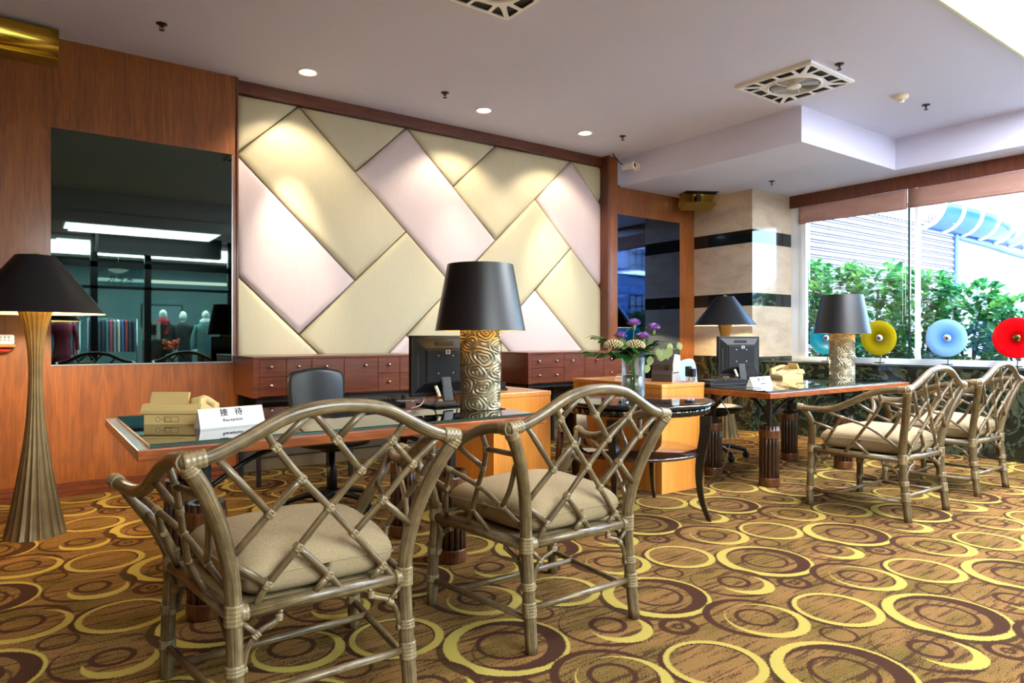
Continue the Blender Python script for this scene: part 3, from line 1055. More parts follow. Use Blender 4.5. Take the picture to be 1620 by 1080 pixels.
# ------------------------------------------------------------------ desks
def desk(x0, x1, y0, y1, legs, label, name_g, glabel):
    cx, cy = (x0 + x1) / 2, (y0 + y1) / 2
    t = thing('reception_desk', label, 'desk', (cx, cy, 0), 0, 'reception desks')
    a, b, c, d = x0 - cx, x1 - cx, y0 - cy, y1 - cy
    m = MB(); m.box(a, b, c, d, .709, .750, .004); m.build('desk_top', M['desk'], t)
    for (lx, ly) in legs:
        lx, ly = lx - cx, ly - cy
        m = MB()
        R = .062
        for k in range(15):
            an = 2 * pi * k / 15
            px, py = lx + R * cos(an), ly + R * sin(an)
            zz = [0, .11 + .03 * (k % 3), .12 + .03 * (k % 3), .27 + .02 * (k % 4), .28 + .02 * (k % 4), .47]
            m.tube([(px, py, z) for z in zz], lambda q: .0135, 8, 0)
            for z in (zz[1], zz[3]):
                m.lathe([(.0135, z - .006), (.0152, z), (.0135, z + .006)], 8, c=(px, py), cap=False)
        m.lathe([(.058, .004), (.058, .462)], 20, c=(lx, ly))
        lg = m.build('leg', M['bamboo'], t)
        for z in (.035, .405):
            m = MB()
            m.lathe([(.0765, z - .034)] + [(.0785 + .002 * (i % 2), z - .03 + .006 * i) for i in range(11)] + [(.0765, z + .034)], 32, c=(lx, ly), cap=False)
            m.build('cane_band', M['bamboo_band'], lg)
        m = MB(); m.boxc((lx, ly, .585), (.03, .03, .25)); m.build('post', M['iron'], t)
    xs = sorted({q[0] for q in legs}); ys = sorted({q[1] for q in legs})
    m = MB()
    lx0, lx1, ly0, ly1 = min(q[0] for q in legs) - cx, max(q[0] for q in legs) - cx, min(q[1] for q in legs) - cy, max(q[1] for q in legs) - cy
    for ly in (ly0, ly1):
        m.tube([(lx0, ly, .52), (lx0 + .2, ly, .64), (lx0 + .42, ly, .69), ((lx0 + lx1) / 2, ly, .695), (lx1 - .42, ly, .69), (lx1 - .2, ly, .64), (lx1, ly, .52)], .011, 6)
    for lx in (lx0, lx1):
        m.tube([(lx, ly0, .52), (lx, ly0 + .13, .66), (lx, (ly0 + ly1) / 2, .69), (lx, ly1 - .13, .66), (lx, ly1, .52)], .011, 6)
    m.box(lx0 - .012, lx1 + .012, ly0 - .012, ly0 + .012, .695, .709); m.box(lx0 - .012, lx1 + .012, ly1 - .012, ly1 + .012, .695, .709)
    m.build('arched_brace', M['iron'], t)
    m = MB(); m.mi = 0
    g = .045
    m.box(x0 + g, x1 - g, y0 + g, y1 - g, .7515, .7615)
    for f in m.bm.faces:
        f.normal_update()
        if abs(f.normal.z) < .5:
            f.material_index = 1
    o = m.build(name_g, [M['glass_top'], M['glass_edge']])
    tag(o, glabel, 'glass sheet', 'glass desk covers')
    return t


desk(.33, 2.19, 2.72, 3.885, [(.62, 3.02), (1.80, 3.02), (.62, 3.57), (1.80, 3.57)], 'polished wood desk on dark bamboo bundle legs behind the two near armchairs', 'glass_sheet', 'glass sheet covering the near desk with phone and sign on it')
desk(4.34, 6.48, 2.84, 4.0, [(4.71, 3.09), (5.87, 3.12), (4.71, 3.62), (5.87, 3.64)], 'polished wood desk on dark bamboo bundle legs by the window', 'glass_sheet', 'glass sheet covering the desk by the window')
# paper under the glass, then a pale sheet painting the panels' reflection
m = MB(); m.box(1.42, 1.78, 2.82, 3.03, .7502, .7512); tag(m.build('paper_sheet', M['paper']), 'cream paper under the desk glass in front of the monitor', 'paper')
m = MB(); m.box(.95, 1.40, 2.86, 3.40, .7502, .7512); tag(m.build('panel_reflection', M['paper']), 'painted reflection of the padded panels in the desk glass right of the reception sign', 'painted reflection')
# ------------------------------------------------------------------ rattan armchairs
def sx(p, s):
    return (p[0] * s, p[1], p[2])


BP = [(.266, -.295, 0), (.262, -.272, .2), (.262, -.258, .386), (.272, -.266, .50), (.300, -.290, .62), (.348, -.322, .74), (.398, -.347, .826)]
FP = [(.336, .32, 0), (.331, .316, .2), (.322, .312, .385), (.340, .300, .455), (.385, .270, .545), (.435, .265, .62), (.478, .292, .682)]
ARM = [(.492, .312, .690), (.470, .24, .677), (.452, .15, .678), (.437, .06, .699), (.428, -.03, .742), (.420, -.11, .785), (.411, -.20, .818), (.404, -.28, .830), (.400, -.347, .834)]
CREST = [(-.400, -.347, .834), (-.345, -.349, .842), (-.271, -.355, .872), (-.158, -.366, .930), (-.08, -.370, .950), (0, -.371, .956), (.08, -.370, .950), (.158, -.366, .930), (.271, -.355, .872), (.345, -.349, .842), (.400, -.347, .834)]
B = dict(S1a=(-.075, -.366, .94), n548=(-.003, -.351, .857), n662=(.08, -.332, .756), S2a=(.079, -.367, .94), S3a=(.215, -.360, .895), n810=(.173, -.349, .839),
         n515=(-.008, -.311, .655), n365=(-.093, -.289, .548), n220=(-.174, -.269, .451), S3z=(-.206, -.261, .395), S4a=(-.207, -.360, .90), n260=(-.175, -.349, .852),
         n380=(-.098, -.33, .753), n630=(.075, -.292, .56), n765=(.18, -.268, .437), S4z=(.214, -.262, .395), S5a=(-.092, -.366, .935), S6a=(-.330, -.348, .842),
         n230=(-.18, -.312, .663), S7z=(-.275, -.275, .545), S8a=(-.265, -.27, .53), n510=(.005, -.269, .443), S9z=(.042, -.261, .395), S10z=(-.036, -.261, .395),
         S11z=(.14, -.262, .395), S12a=(.345, -.348, .838), n905=(.25, -.333, .756), n765b=(.159, -.312, .653), S14z=(.275, -.28, .55))
BS = [('S1a', 'n548', 'n662'), ('S2a', 'n548'), ('S3a', 'n810', 'n662', 'n515', 'n365', 'n220', 'S3z'), ('S4a', 'n260', 'n380', 'n515', 'n630', 'n765', 'S4z'), ('S5a', 'n260'),
      ('S6a', 'n230'), ('n380', 'n230', 'S7z'), ('S8a', 'n220'), ('n365', 'n510', 'S9z'), ('n510', 'S10z'), ('n765', 'S11z'), ('S12a', 'n905', 'n765b', 'n630'), ('n810', 'n905'), ('n765b', 'S14z')]
BN = ['n548', 'n662', 'n810', 'n515', 'n365', 'n220', 'n260', 'n380', 'n630', 'n765', 'n230', 'n510', 'n905', 'n765b']
S = dict(T1a=(.444, .156, .664), T1b=(.405, .053, .63), T1c=(.357, -.077, .584), T1d=(.314, -.175, .516), T1e=(.275, -.245, .45), T2a=(.405, .258, .582), T2b=(.378, .126, .543),
         T3z=(.318, .229, .395), T4a=(.413, -.185, .805), T4a2=(.398, -.192, .745), T4b=(.378, -.145, .667), T4c=(.326, .016, .468), T4z=(.306, .085, .395), T5a=(.430, -.045, .74),
         T7b=(.322, -.236, .594), T7c=(.334, -.286, .69), T8b=(.352, -.315, .735), T6z=(.290, -.061, .395), TX=(.382, -.27, .61))
SS = [('T1a', 'T1b', 'T1c', 'T1d', 'T1e'), ('T2a', 'T2b'), ('T1b', 'T2b', 'T3z'), ('T4a', 'T4a2', 'T4b', 'T1c', 'T4c', 'T4z'), ('T5a', 'T4b'), ('T4c', 'T6z'), ('T1d', 'T7b', 'T7c'), ('T4a2', 'T8b')]
SN = ['T1b', 'T1c', 'T1d', 'T2b', 'T4a2', 'T4b', 'T4c']


def wrap(m, p, d, r, ln, ridges=4):
    d = Vector(d).normalized()
    p = Vector(p)
    n = ridges * 4
    m.tube([p + d * (ln * (i / n - .5)) for i in range(n + 1)], lambda q: r + .0016 * abs(sin(q * pi * ridges)), 12, 0)


def rattan_chair(label, loc, rz):
    t = thing('rattan_armchair', label, 'armchair', loc, rz, 'rattan lattice armchairs')
    for s in (-1, 1):
        m = MB(); m.tube([sx(p, s) for p in BP], [.0235, .0235, .023, .0225], 14, 5); m.build('leg', M['rattan'], t)
        m = MB(); m.tube([sx(p, s) for p in FP], [.0235, .023, .0225, .018], 14, 5); m.build('leg', M['rattan'], t)
    m = MB()
    for s in (-1, 1):
        m.tube([sx(p, s) for p in ARM], [.019, .021, .0205, .0205], 14, 5)
    m.tube(CREST, .0205, 14, 6)
    m.sphere((.4, -.347, .834), .0205); m.sphere((-.4, -.347, .834), .0205)
    m.build('arm_and_crest_rail', M['rattan'], t)
    for a, b in (((-.262, -.258, .385), (.262, -.258, .385)), ((-.322, .312, .385), (.322, .312, .385)),
                 ((-.262, -.258, .380), (-.322, .312, .380)), ((.262, -.258, .380), (.322, .312, .380))):
        m = MB(); m.tube([a, b], .021, 12, 0); m.build('seat_rail', M['rattan'], t)
    m = MB(); m.prism([(-.255, -.25), (.255, -.25), (.315, .305), (-.315, .305)], .375, .392); m.build('seat_panel', M['caning'], t)
    for st in BS:
        m = MB(); m.tube([B[q] for q in st], .0108, 9, 3); m.build('back_lattice_stick', M['rattan'], t)
    for s in (-1, 1):
        for st in SS:
            m = MB(); m.tube([sx(S[q], s) for q in st], .0098, 9, 4); m.build('side_lattice_stick', M['rattan'], t)
    for s in (-1, 1):
        m = MB(); m.tube([(s * .3335, .318, .105), (s * .264, -.282, .12)], .0125, 10, 0); m.build('stretcher', M['rattan'], t)
    m = MB(); m.tube([(-.264, -.277, .155), (.264, -.277, .155)], .0125, 10, 0); m.build('stretcher', M['rattan'], t)
    m = MB(); m.tube([(-.314, .15, .109), (.314, .15, .109)], .0125, 10, 0); m.build('stretcher', M['rattan'], t)
    # forked corner braces, two at each leg
    def bind(*a):
        w = MB(); wrap(w, *a); return w.build('cane_binding', M['binding'], t)
    for s in (-1, 1):
        for (leg, dirs) in (((s * .263, -.268), ((-s, 0), (s * .105, 1))), ((s * .326, .315), ((-s, 0), (-s * .105, -1)))):
            for d in dirs:
                d = Vector((d[0], d[1])).normalized()
                P = lambda r, z: (leg[0] + d.x * r, leg[1] + d.y * r, z)
                m = MB(); m.tube([P(.022, .225), P(.035, .285), P(.068, .325), P(.115, .345), P(.128, .375)], .0085, 8, 4)
                m.tube([P(.022, .358), P(.060, .318)], .008, 8, 0); m.build('corner_brace', M['rattan'], t)
                bind(P(.058, .316), (d.x, d.y, .8), .0108, .022, 3)
                bind(P(.024, .228), (d.x, d.y, .1), .0098, .02, 3)
                bind(P(.122, .352), (.0, 0, 1), .0098, .02, 3)
    # cane bindings
    def along(P, k):
        return Vector(P[k + 1]) - Vector(P[k - 1])
    for s in (-1, 1):
        bind((s * .262, -.2585, .385), (0, -.02 , 1), .0262, .062, 5)
        bind((s * .236, -.258, .385), (1, 0, 0), .0238, .022, 2)
        bind((s * .2635, -.278, .153), (0, .1, 1), .0262, .055, 5)
        bind((s * .263, -.270, .235), (0, .1, 1), .0258, .03, 3)
        bind((s * .323, .312, .40), (0, 0, 1), .0256, .07, 5)
        bind((s * .333, .318, .115), (0, 0, 1), .0256, .03, 3)
        bind((s * .330, .316, .235), (0, 0, 1), .0256, .03, 3)
        bind((s * .487, .298, .687), (.022 * s, .07, .013), .0222, .036, 3)
        bind((s * .380, -.347, .8365), (1, 0, -.14 * s), .0236, .055, 4)
        bind((s * .401, -.325, .833), (0, 1, -.05), .0236, .05, 4)
        bind((s * .391, -.343, .815), (.05 * s, -.025, .085), .0246, .03, 3)
    for q in BN:
        w = MB()
        for st in BS:
            if q in st:
                k = st.index(q)
                wrap(w, B[q], Vector(B[st[min(k + 1, len(st) - 1)]]) - Vector(B[st[max(k - 1, 0)]]), .0119, .026, 3)
        w.build('cane_binding', M['binding'], t)
    for s in (-1, 1):
        for q in SN:
            w = MB()
            for st in SS:
                if q in st:
                    k = st.index(q)
                    wrap(w, sx(S[q], s), Vector(sx(S[st[min(k + 1, len(st) - 1)]], s)) - Vector(sx(S[st[max(k - 1, 0)]], s)), .0107, .024, 3)
                    break
            w.build('cane_binding', M['binding'], t)
    return t


def cushion(label, loc, rz):
    t = thing('seat_cushion', label, 'cushion', loc, rz, 'linen seat cushions')
    m = MB()
    n, k = 30, 30
    def P(u, v, side):
        # u,v in -1..1
        wx = .236 + .052 * (v + 1) / 2
        e = 7.0
        x = u * wx * (1 - .04 * abs(v) ** 6)
        y = .015 + v * .272 * (1 - .045 * abs(u) ** 6)
        q = (1 - abs(u) ** e) * (1 - abs(v) ** e)
        crown = (max(q, 0)) ** .34
        wob = .007 * mnoise.noise(Vector((u * 2.2, v * 2.2, side * 3 + .4)))
        if side > 0:
            return (x, y, .478 + crown * (.056 + .036 * (1 - u * u) * (1 - v * v)) + wob * crown - .010 * abs(u * v) ** 2)
        return (x, y, .478 - crown * .082 + .2 * wob * crown)
    g = {}
    for side in (1, -1):
        for i in range(n + 1):
            for j in range(k + 1):
                u = sin((i / n * 2 - 1) * pi / 2); v = sin((j / k * 2 - 1) * pi / 2)
                g[side, i, j] = m.v(P(u, v, side))
        for i in range(n):
            for j in range(k):
                m.f([g[side, i, j], g[side, i + 1, j], g[side, i + 1, j + 1], g[side, i, j + 1]], True)
    m.build('cushion_body', M['linen'], t)
    m = MB()
    bd = [(sin((i / n * 2 - 1) * pi / 2), -1) for i in range(n)] + [(1, sin((j / k * 2 - 1) * pi / 2)) for j in range(k)] + \
         [(-sin((i / n * 2 - 1) * pi / 2), 1) for i in range(n)] + [(-1, -sin((j / k * 2 - 1) * pi / 2)) for j in range(k + 1)]
    m.tube([P(u, v, 1) for u, v in bd], .0032, 6, 0, caps=False)
    m.build('piping', M['linen'], t)
    m = MB(); m.boxc((.232, -.254, .479), (.016, .004, .004)); m.build('zip_pull', M['steel'], t)
    return t


CH = [((.734, 2.226, 0), .006, 'rattan lattice armchair nearest the left floor lamp, seen from behind', 'linen cushion on the rattan armchair nearest the left floor lamp'),
      ((1.77, 2.25, 0), 0, 'rattan lattice armchair in front of the round black table, seen from behind', 'linen cushion on the rattan armchair in front of the round black table'),
      ((4.736, 2.256, 0), -.008, 'rattan lattice armchair at the window desk, the nearer of that pair', 'linen cushion on the nearer rattan armchair at the window desk'),
      ((5.864, 2.282, 0), 0, 'rattan lattice armchair at the far right beside the window ledge', 'linen cushion on the rattan armchair at the far right')]
ch0 = rattan_chair(CH[0][2], CH[0][0], CH[0][1])
cu0 = cushion(CH[0][3], CH[0][0], CH[0][1])
for loc, rz, lab, clab in CH[1:]:
    dup(ch0, loc, rz, lab)
    dup(cu0, loc, rz, clab)

# ------------------------------------------------------------------ round black side table, vase of flowers
TC = (3.265, 3.13)
t = thing('round_table', 'round glossy black side table with scalloped apron and lower shelf', 'side table', (*TC, 0))
m = MB(); m.lathe([(0, .722), (.49, .722), (.503, .728), (.506, .739), (.498, .749), (.485, .750), (0, .750)], 96, cap=False); m.build('table_top', M['black_shiny'], t)
m = MB(); m.lathe([(.478, .676), (.478, .722)], 288, flute=lambda th, r, z: r - .012 * (1 - abs(sin(th * 24)) ** .6), cap=True); m.build('apron', M['black_shiny'], t)
m = MB(); m.lathe([(0, .405), (.41, .405), (.418, .412), (.418, .420), (.41, .427), (0, .427)], 72, cap=False); m.build('lower_shelf', plain('shelf_brown_gloss', (44, 26, 20), .08, coat=.6), t)
a0 = radians(-35.9 - 27)
for k in range(4):
    a = a0 + k * pi / 2
    m = MB()
    prof = [(.458, .66, .034), (.452, .55, .031), (.432, .44, .028), (.418, .33, .024), (.418, .22, .0195), (.436, .11, .016), (.478, .0, .0125)]
    rows = []
    Pn = smooth_path([(q[0], q[2], q[1]) for q in prof], 5)
    for p in Pn:
        w_ = p.y
        rows.append([m.v(((p.x + dx * w_) * cos(a) - dy * w_ * sin(a), (p.x + dx * w_) * sin(a) + dy * w_ * cos(a), p.z)) for dx, dy in ((-1, -.8), (1, -.8), (1, .8), (-1, .8))])
    for i in range(len(rows) - 1):
        for j in range(4):
            m.f([rows[i][j], rows[i][(j + 1) % 4], rows[i + 1][(j + 1) % 4], rows[i + 1][j]])
    m.f(rows[0]); m.f(rows[-1][::-1])
    m.build('sabre_leg', plain('dark_wood_leg', (24, 16, 13), .25, coat=.4), t)

VC = (3.27, 3.15, .750)
t = thing('glass_vase', 'ribbed clear glass cylinder vase of flowers on the round black table', 'vase', VC)
m = MB(); m.lathe([(0, .001), (.07, .001), (.076, .006), (.0775, .27), (.0745, .272), (.072, .268), (.071, .012), (0, .010)], 48, cap=False); m.build('vase_body', M['vase_glass'], t)
m = MB(); m.lathe([(0, .011), (.0705, .012), (.0705, .15), (0, .15)], 32, cap=False); m.build('water', glass('water', (.93, .97, .95), .05), t)

GRN = NT('leaf_green'); _nz = GRN.noise(GRN.coord(), 30, 2)
GRN = GRN.bsdf(color=GRN.mix(_nz, L(22, 74, 22), L(58, 118, 44)), rough=.45)
PGRN = NT('pale_leaf'); _nz = PGRN.noise(PGRN.coord(), 30, 2)
PGRN = PGRN.bsdf(color=PGRN.mix(_nz, L(120, 140, 82), L(166, 180, 118)), rough=.5)
STEM = plain('stem_green', (84, 112, 50), .5)
PUR = NT('purple_petal'); _nz = PUR.noise(PUR.coord(), 70, 3)
PUR = PUR.bsdf(color=PUR.ramp(_nz, [(.38, L(108, 48, 150)), (.5, L(160, 96, 196)), (.62, L(226, 200, 226))]), rough=.6)
BUD = plain('bud_cream', (176, 160, 120), .6)


def leaf(m, base, d, up, ln, wd, fold=.25, droop=.2, seg=5, shape=None):
    d, up = Vector(d).normalized(), Vector(up)
    s = d.cross(up).normalized()
    u = s.cross(d)
    prev = None
    for i in range(seg + 1):
        q = i / seg
        w_ = wd * (shape(q) if shape else sin(pi * min(q * .92 + .04, 1)) ** .8)
        c = Vector(base) + d * ln * q - Vector((0, 0, 1)) * droop * ln * q * q
        r = [m.v(c - s * w_ + u * w_ * fold), m.v(c), m.v(c + s * w_ + u * w_ * fold)]
        if prev:
            m.f([prev[0], prev[1], r[1], r[0]], True)
            m.f([prev[1], prev[2], r[2], r[1]], True)
        prev = r


r_ = random.Random(11)
rv, fv = Vector((.81, -.586, 0)), Vector((.586, .81, 0))     # across and away, as seen from the desk side
VB = Vector((VC[0], VC[1], VC[2]))


def stem_obj(name, label, cat, top, group=None):
    t = thing(name, label, cat, tuple(VB + Vector((0, 0, .02))), 0, group)
    m = MB()
    T_ = Vector(top)
    k = Vector((T_.x, T_.y, 0)) * .12
    m.tube([(r_.uniform(-.03, .03), r_.uniform(-.03, .03), 0), tuple(k + Vector((0, 0, .24))), tuple(T_ - Vector((0, 0, .02)))], .0032, 6, 6)
    m.build('stem', STEM, t)
    return t


def loc(ax, fw, z):
    v = rv * ax + fv * fw
    return Vector((v.x, v.y, z - .02))


for k, (ax, fw, z, s, lab) in enumerate(((.002, .0, .485, 1.2, 'purple and white carnation standing topmost in the vase'), (.128, -.02, .455, 1.2, 'purple and white carnation at the right of the bunch'),
                                     (.055, -.05, .40, 1.15, 'purple and white carnation low in the middle of the bunch'), (-.085, .02, .405, 1.1, 'small dark purple carnation left in the bunch'))):
    p = loc(ax, fw, z)
    t = stem_obj('carnation', lab, 'flower', p, 'carnations in the vase')
    m = MB()
    for j in range(34):
        a = r_.uniform(0, 2 * pi); e = r_.uniform(.15, 1.35)
        d = Vector((cos(a) * sin(e), sin(a) * sin(e), cos(e)))
        leaf(m, p - Vector((0, 0, .012)) + d * .004, d, Vector((0, 0, 1)) if e > .5 else Vector((1, 0, 0)), .040 * s, .016 * s, .5, .0, 3, lambda q: q ** .7 + .12)
    m.build('petals', PUR, t)
    m = MB(); m.lathe([(.004, p.z - .045), (.012, p.z - .03), (.013, p.z - .005), (.010, p.z)], 10, c=(p.x, p.y)); m.build('calyx', STEM, t)
for k, (ax, fw, z, lab) in enumerate(((-.135, -.02, .365, 'round head of cream buds left in the bunch'), (.0, -.06, .365, 'round head of cream buds in the middle of the bunch'))):
    p = loc(ax, fw, z)
    t = stem_obj('bud_cluster', lab, 'flower', p, 'cream bud clusters in the vase')
    m = MB()
    for j in range(80):
        a = j * 2.39996; e = math.acos(1 - 1.25 * (j + .5) / 80)
        d = Vector((cos(a) * sin(e), sin(a) * sin(e), cos(e) * .62))
        m.sphere(p + d * .062 - Vector((0, 0, .02)), .0075, 6, 4)
    m.build('buds', BUD, t)
# leafy branches
for k, (dirs, lab) in enumerate((((-.30, .0, .30), 'dark green lobed leaf branch reaching left out of the vase'), ((-.22, .05, .40), 'dark green leaf branch pointing up left out of the vase'),
                                 ((.13, -.03, .36), 'dark green leaf branch at the right of the flowers'), ((-.05, -.09, .33), 'dark green leaf branch drooping over the vase front'),
                                 ((.06, .05, .40), 'dark green leaf branch at the back of the bunch, right of centre'), ((-.12, -.06, .30), 'dark green leaf branch low on the left of the vase rim'))):
    p = loc(*dirs)
    t = stem_obj('leaf_branch', lab, 'foliage', p, 'green leaf branches in the vase')
    m = MB()
    a_, b_ = Vector((0, 0, .26)), p
    ax = (b_ - a_).normalized()
    for j in range(9):
        q = .12 + .88 * j / 8
        c = a_ + (b_ - a_) * q
        for s in (-1, 1):
            d = ax * .9 + ax.cross(Vector((0, 0, 1))).normalized() * s * .75 + Vector((0, 0, r_.uniform(-.35, .3)))
            leaf(m, c, d, Vector((0, 0, 1)), .105 * (1.1 - .4 * q), .025, .25, .3, 4)
    leaf(m, b_, ax, Vector((0, 0, 1)), .10, .024, .2, .5, 4)
    m.build('leaves', GRN, t)
t = stem_obj('leaf_branch', 'pale round-leaved eucalyptus branch hanging right out of the vase', 'foliage', loc(.30, .02, .35), 'green leaf branches in the vase')
m = MB()
for (ax, fw, z, ln) in ((.10, -.06, .25, .06), (.155, -.03, .30, .06), (.20, .0, .285, .08), (.245, .0, .30, .075), (.30, .01, .345, .05), (.085, -.06, .20, .055), (.25, .04, .34, .05), (.09, .02, .33, .06)):
    p = loc(ax, fw, z)
    leaf(m, p + Vector((0, 0, ln * .5)), Vector((r_.uniform(-.3, .3), r_.uniform(-.3, .3), -1)), fv, ln * 1.05, ln * .40, .08, 0, 6)
m.build('leaves', PGRN, t)
m = MB(); m.tube([loc(.03, 0, .25), loc(.12, -.02, .33), loc(.22, 0, .36), loc(.31, .01, .37)], .0022, 5); m.build('stem', plain('twig', (96, 84, 50), .6), t)
t = thing('leaf_branch', 'two pale green leaves standing upright behind the carnations', 'foliage', tuple(VB + Vector((0, 0, .02))), 0, 'green leaf branches in the vase')
m = MB()
for (ax, fw, z) in ((.045, .03, .36), (.10, .03, .37), (-.06, .04, .34), (.06, .05, .33)):
    leaf(m, loc(ax * .5, fw, z - .07), loc(ax, fw, z) - loc(ax * .5, fw, z - .07) + Vector((0, 0, .05)), -fv, .13, .026, .1, 0, 5)
m.tube([(0, 0, 0), (0.01, .01, .3)], .003, 5); m.build('leaves', plain('mid_green_leaf', (92, 132, 62), .5), t)
# ------------------------------------------------------------------ side cabinets
def side_cabinet(x0, x1, y0, y1, h, label, rz=0.0):
    t = thing('side_cabinet', label, 'cabinet', ((x0 + x1) / 2, (y0 + y1) / 2, 0), rz, 'cherry side cabinets')
    a, b = (x1 - x0) / 2, (y1 - y0) / 2
    m = MB(); m.box(-a, a, -b, b, .0, h - .03); m.build('body', M['planks'], t)
    m = MB(); m.box(-a - .004, a + .004, -b - .004, b + .004, h - .03, h, .004); m.build('top', M['planks'], t)
    return t


side_cabinet(2.375, 2.83, 3.475, 4.32, .80, 'cherry wood side cabinet right of the near desk')
side_cabinet(3.80, 4.28, 3.375, 4.36, .805, 'cherry wood side cabinet behind the round table carrying the time clock')

# ------------------------------------------------------------------ sideboards
def sideboard(x0, x1, label, plan):
    yb, yf, z0, z1 = YR - .075, 5.28, .69, 1.005
    t = thing('sideboard', label, 'sideboard', ((x0 + x1) / 2, yb, 0), 0, 'drawer sideboards')
    cx = (x0 + x1) / 2
    m = MB(); m.box(x0 - cx, x1 - cx, yf + .022 - yb, 0, z0, z1 - .02); m.build('carcass', M['side'], t)
    m = MB(); m.box(x0 - cx - .004, x1 - cx + .004, yf - yb, 0, z1 - .02, z1, .003); m.build('top', M['side'], t)
    m = MB(); m.box(x0 - cx, x0 - cx + .045, yf + .002 - yb, yf + .024 - yb, z0, z1 - .021); m.build('stile', M['side'], t)
    for kind, a, b, c, d, knobs in plan:
        m = MB(); m.box(a - cx + .0015, b - cx - .0015, yf + .001 - yb, yf + .0215 - yb, c + .0015, d - .0015, .002, 1)
        f = m.build(kind, M['side'], t)
        for kx, kz in knobs:
            m = MB(); m.mx = Matrix.Translation((kx - cx, yf + .001 - yb, kz)) @ Matrix.Rotation(radians(90), 4, 'X')
            m.lathe([(.006, 0), (.006, .010), (.0125, .014), (.013, .019), (.009, .024), (0, .025)], 14); m.build('knob', M['knob'], f)
    m = MB()
    for lx in (x0 + .06, (x0 + x1) / 2, x1 - .06):
        m.box(lx - cx - .015, lx - cx + .015, yf + .06 - yb, yf + .09 - yb, 0, z0); m.box(lx - cx - .015, lx - cx + .015, -.10, -.07, 0, z0)
    m.box(x0 - cx + .045, x1 - cx - .045, yf + .065 - yb, yf + .085 - yb, z0 - .04, z0)
    m.build('stand', M['iron'], t)
    return t


zt, zm, zb = .985, .848, .70
sideboard(1.411, 3.02, 'dark wood drawer sideboard behind the near desk, left of the desk lamp',
          [('drawer', 1.456, 1.66, zm, zt, [(1.542, .925)]), ('drawer', 1.456, 1.66, zb, zm, [(1.542, .782)]),
           ('drawer', 1.66, 1.862, zm, zt, [(1.753, .925)]), ('drawer', 1.66, 1.862, zb, zm, [(1.753, .782)]),
           ('door', 1.862, 2.13, zb, zt, [(1.978, .92)]), ('door', 2.13, 2.43, zb, zt, [(2.314, .92)]),
           ('drawer', 2.43, 2.632, zm, zt, [(2.527, .922)]), ('drawer', 2.43, 2.632, zb, zm, [(2.527, .776)]),
           ('drawer', 2.632, 2.84, zm, zt, [(2.742, .922)]), ('drawer', 2.632, 2.84, zb, zm, [(2.742, .776)]), ('door', 2.84, 3.02, zb, zt, [])])
sideboard(4.021, 5.58, 'dark wood drawer sideboard right of the desk lamp, behind the flowers',
          [('drawer', 4.066, 4.483, zm, zt, [(4.151, .917), (4.375, .917)]), ('drawer', 4.066, 4.483, zb, zm, [(4.151, .775), (4.375, .775)]),
           ('door', 4.483, 4.76, zb, zt, [(4.586, .915)]), ('door', 4.76, 5.031, zb, zt, [(4.921, .915)]),
           ('drawer', 5.031, 5.30, zm, zt, [(5.134, .92)]), ('drawer', 5.031, 5.30, zb, zm, [(5.134, .775)]),
           ('drawer', 5.30, 5.57, zm, zt, [(5.41, .92)]), ('drawer', 5.30, 5.57, zb, zm, [(5.41, .775)])])
m = MB(); m.box(3.66, 3.685, 5.26, 5.9, 0, 1.118); m.build  # upright board between the sideboards
tag(m.build('upright_panel', M['side']), 'dark wood upright board standing between the two sideboards, right of the desk lamp', 'board')

# ------------------------------------------------------------------ telephones
def telephone(loc, rz, label):
    t = thing('telephone', label, 'telephone', loc, rz, 'cream desk telephones')
    # local: back of the telephone faces -y
    m = MB()
    m.prism([(-.10, .0), (.10, .0), (.105, .02), (.105, .03), (-.035, .088), (-.06, .088), (-.085, .072), (-.092, .05), (-.10, .046)], -.125, .125, 'x'); m.build('body', M['cream'], t)
    m = MB(); m.box(-.14, .135, -.112, -.03, .048, .062, .004); m.prism([(-.112, .062), (-.05, .062), (-.05, .09), (-.095, .09)], -.135, .13, 'x'); m.build('back_ridge', M['cream'], t)
    m = MB(); m.prism([(-.072, .088), (-.058, .088), (-.04, .138), (-.052, .142)], -.115, .055, 'x'); m.build('display_hood', M['cream'], t)
    m = MB(); m.tube([(.10, -.06, .10), (.10, .0, .105), (.10, .10, .07)], .018, 10); m.box(.075, .125, -.085, -.03, .078, .118, .01); m.box(.075, .125, .06, .11, .03, .082, .01); m.build('handset', M['cream'], t)
    m = MB()
    for i in range(3):
        for j in range(4):
            m.boxc((-.04 + .035 * i, .03 + .018 * j, .066 - .0078 * j), (.022, .012, .012), .002)
    m.build('keypad', M['cream_l'], t)
    m = MB(); y = -.1012
    m.tube([(-.062 + .0105 * cos(a / 16 * 2 * pi), y, .024 + .0105 * sin(a / 16 * 2 * pi)) for a in range(17)], .0007, 4, 0, caps=False)
    m.boxc((-.042, y, .024), (.004, .001, .004))
    for (a, b, c, d) in ((-.034, .03, .012, .036),):
        for q in ((a, b, c, c + .0014), (a, b, d - .0014, d)):
            m.box(q[0], q[1], y - .0004, y, q[2], q[3])
        m.box(a, a + .0014, y - .0004, y, c, d); m.box(b - .0014, b, y - .0004, y, c, d)
        m.box(a + .004, -.002, y - .0004, y, .014, .0152); m.box(a + .004, -.002, y - .0004, y, .0285, .0297); m.box(-.0034, -.002, y - .0004, y, .014, .029); m.box(a + .004, a + .0052, y - .0004, y, .014, .029)
    m.build('printed_marks', M['ink'], t)
    return t


telephone((.60, 3.42, .762), radians(-36), 'cream desk telephone on the near desk, its back to the room')
telephone((5.98, 3.74, .762), radians(60), 'cream desk telephone on the window desk left of the lamp')


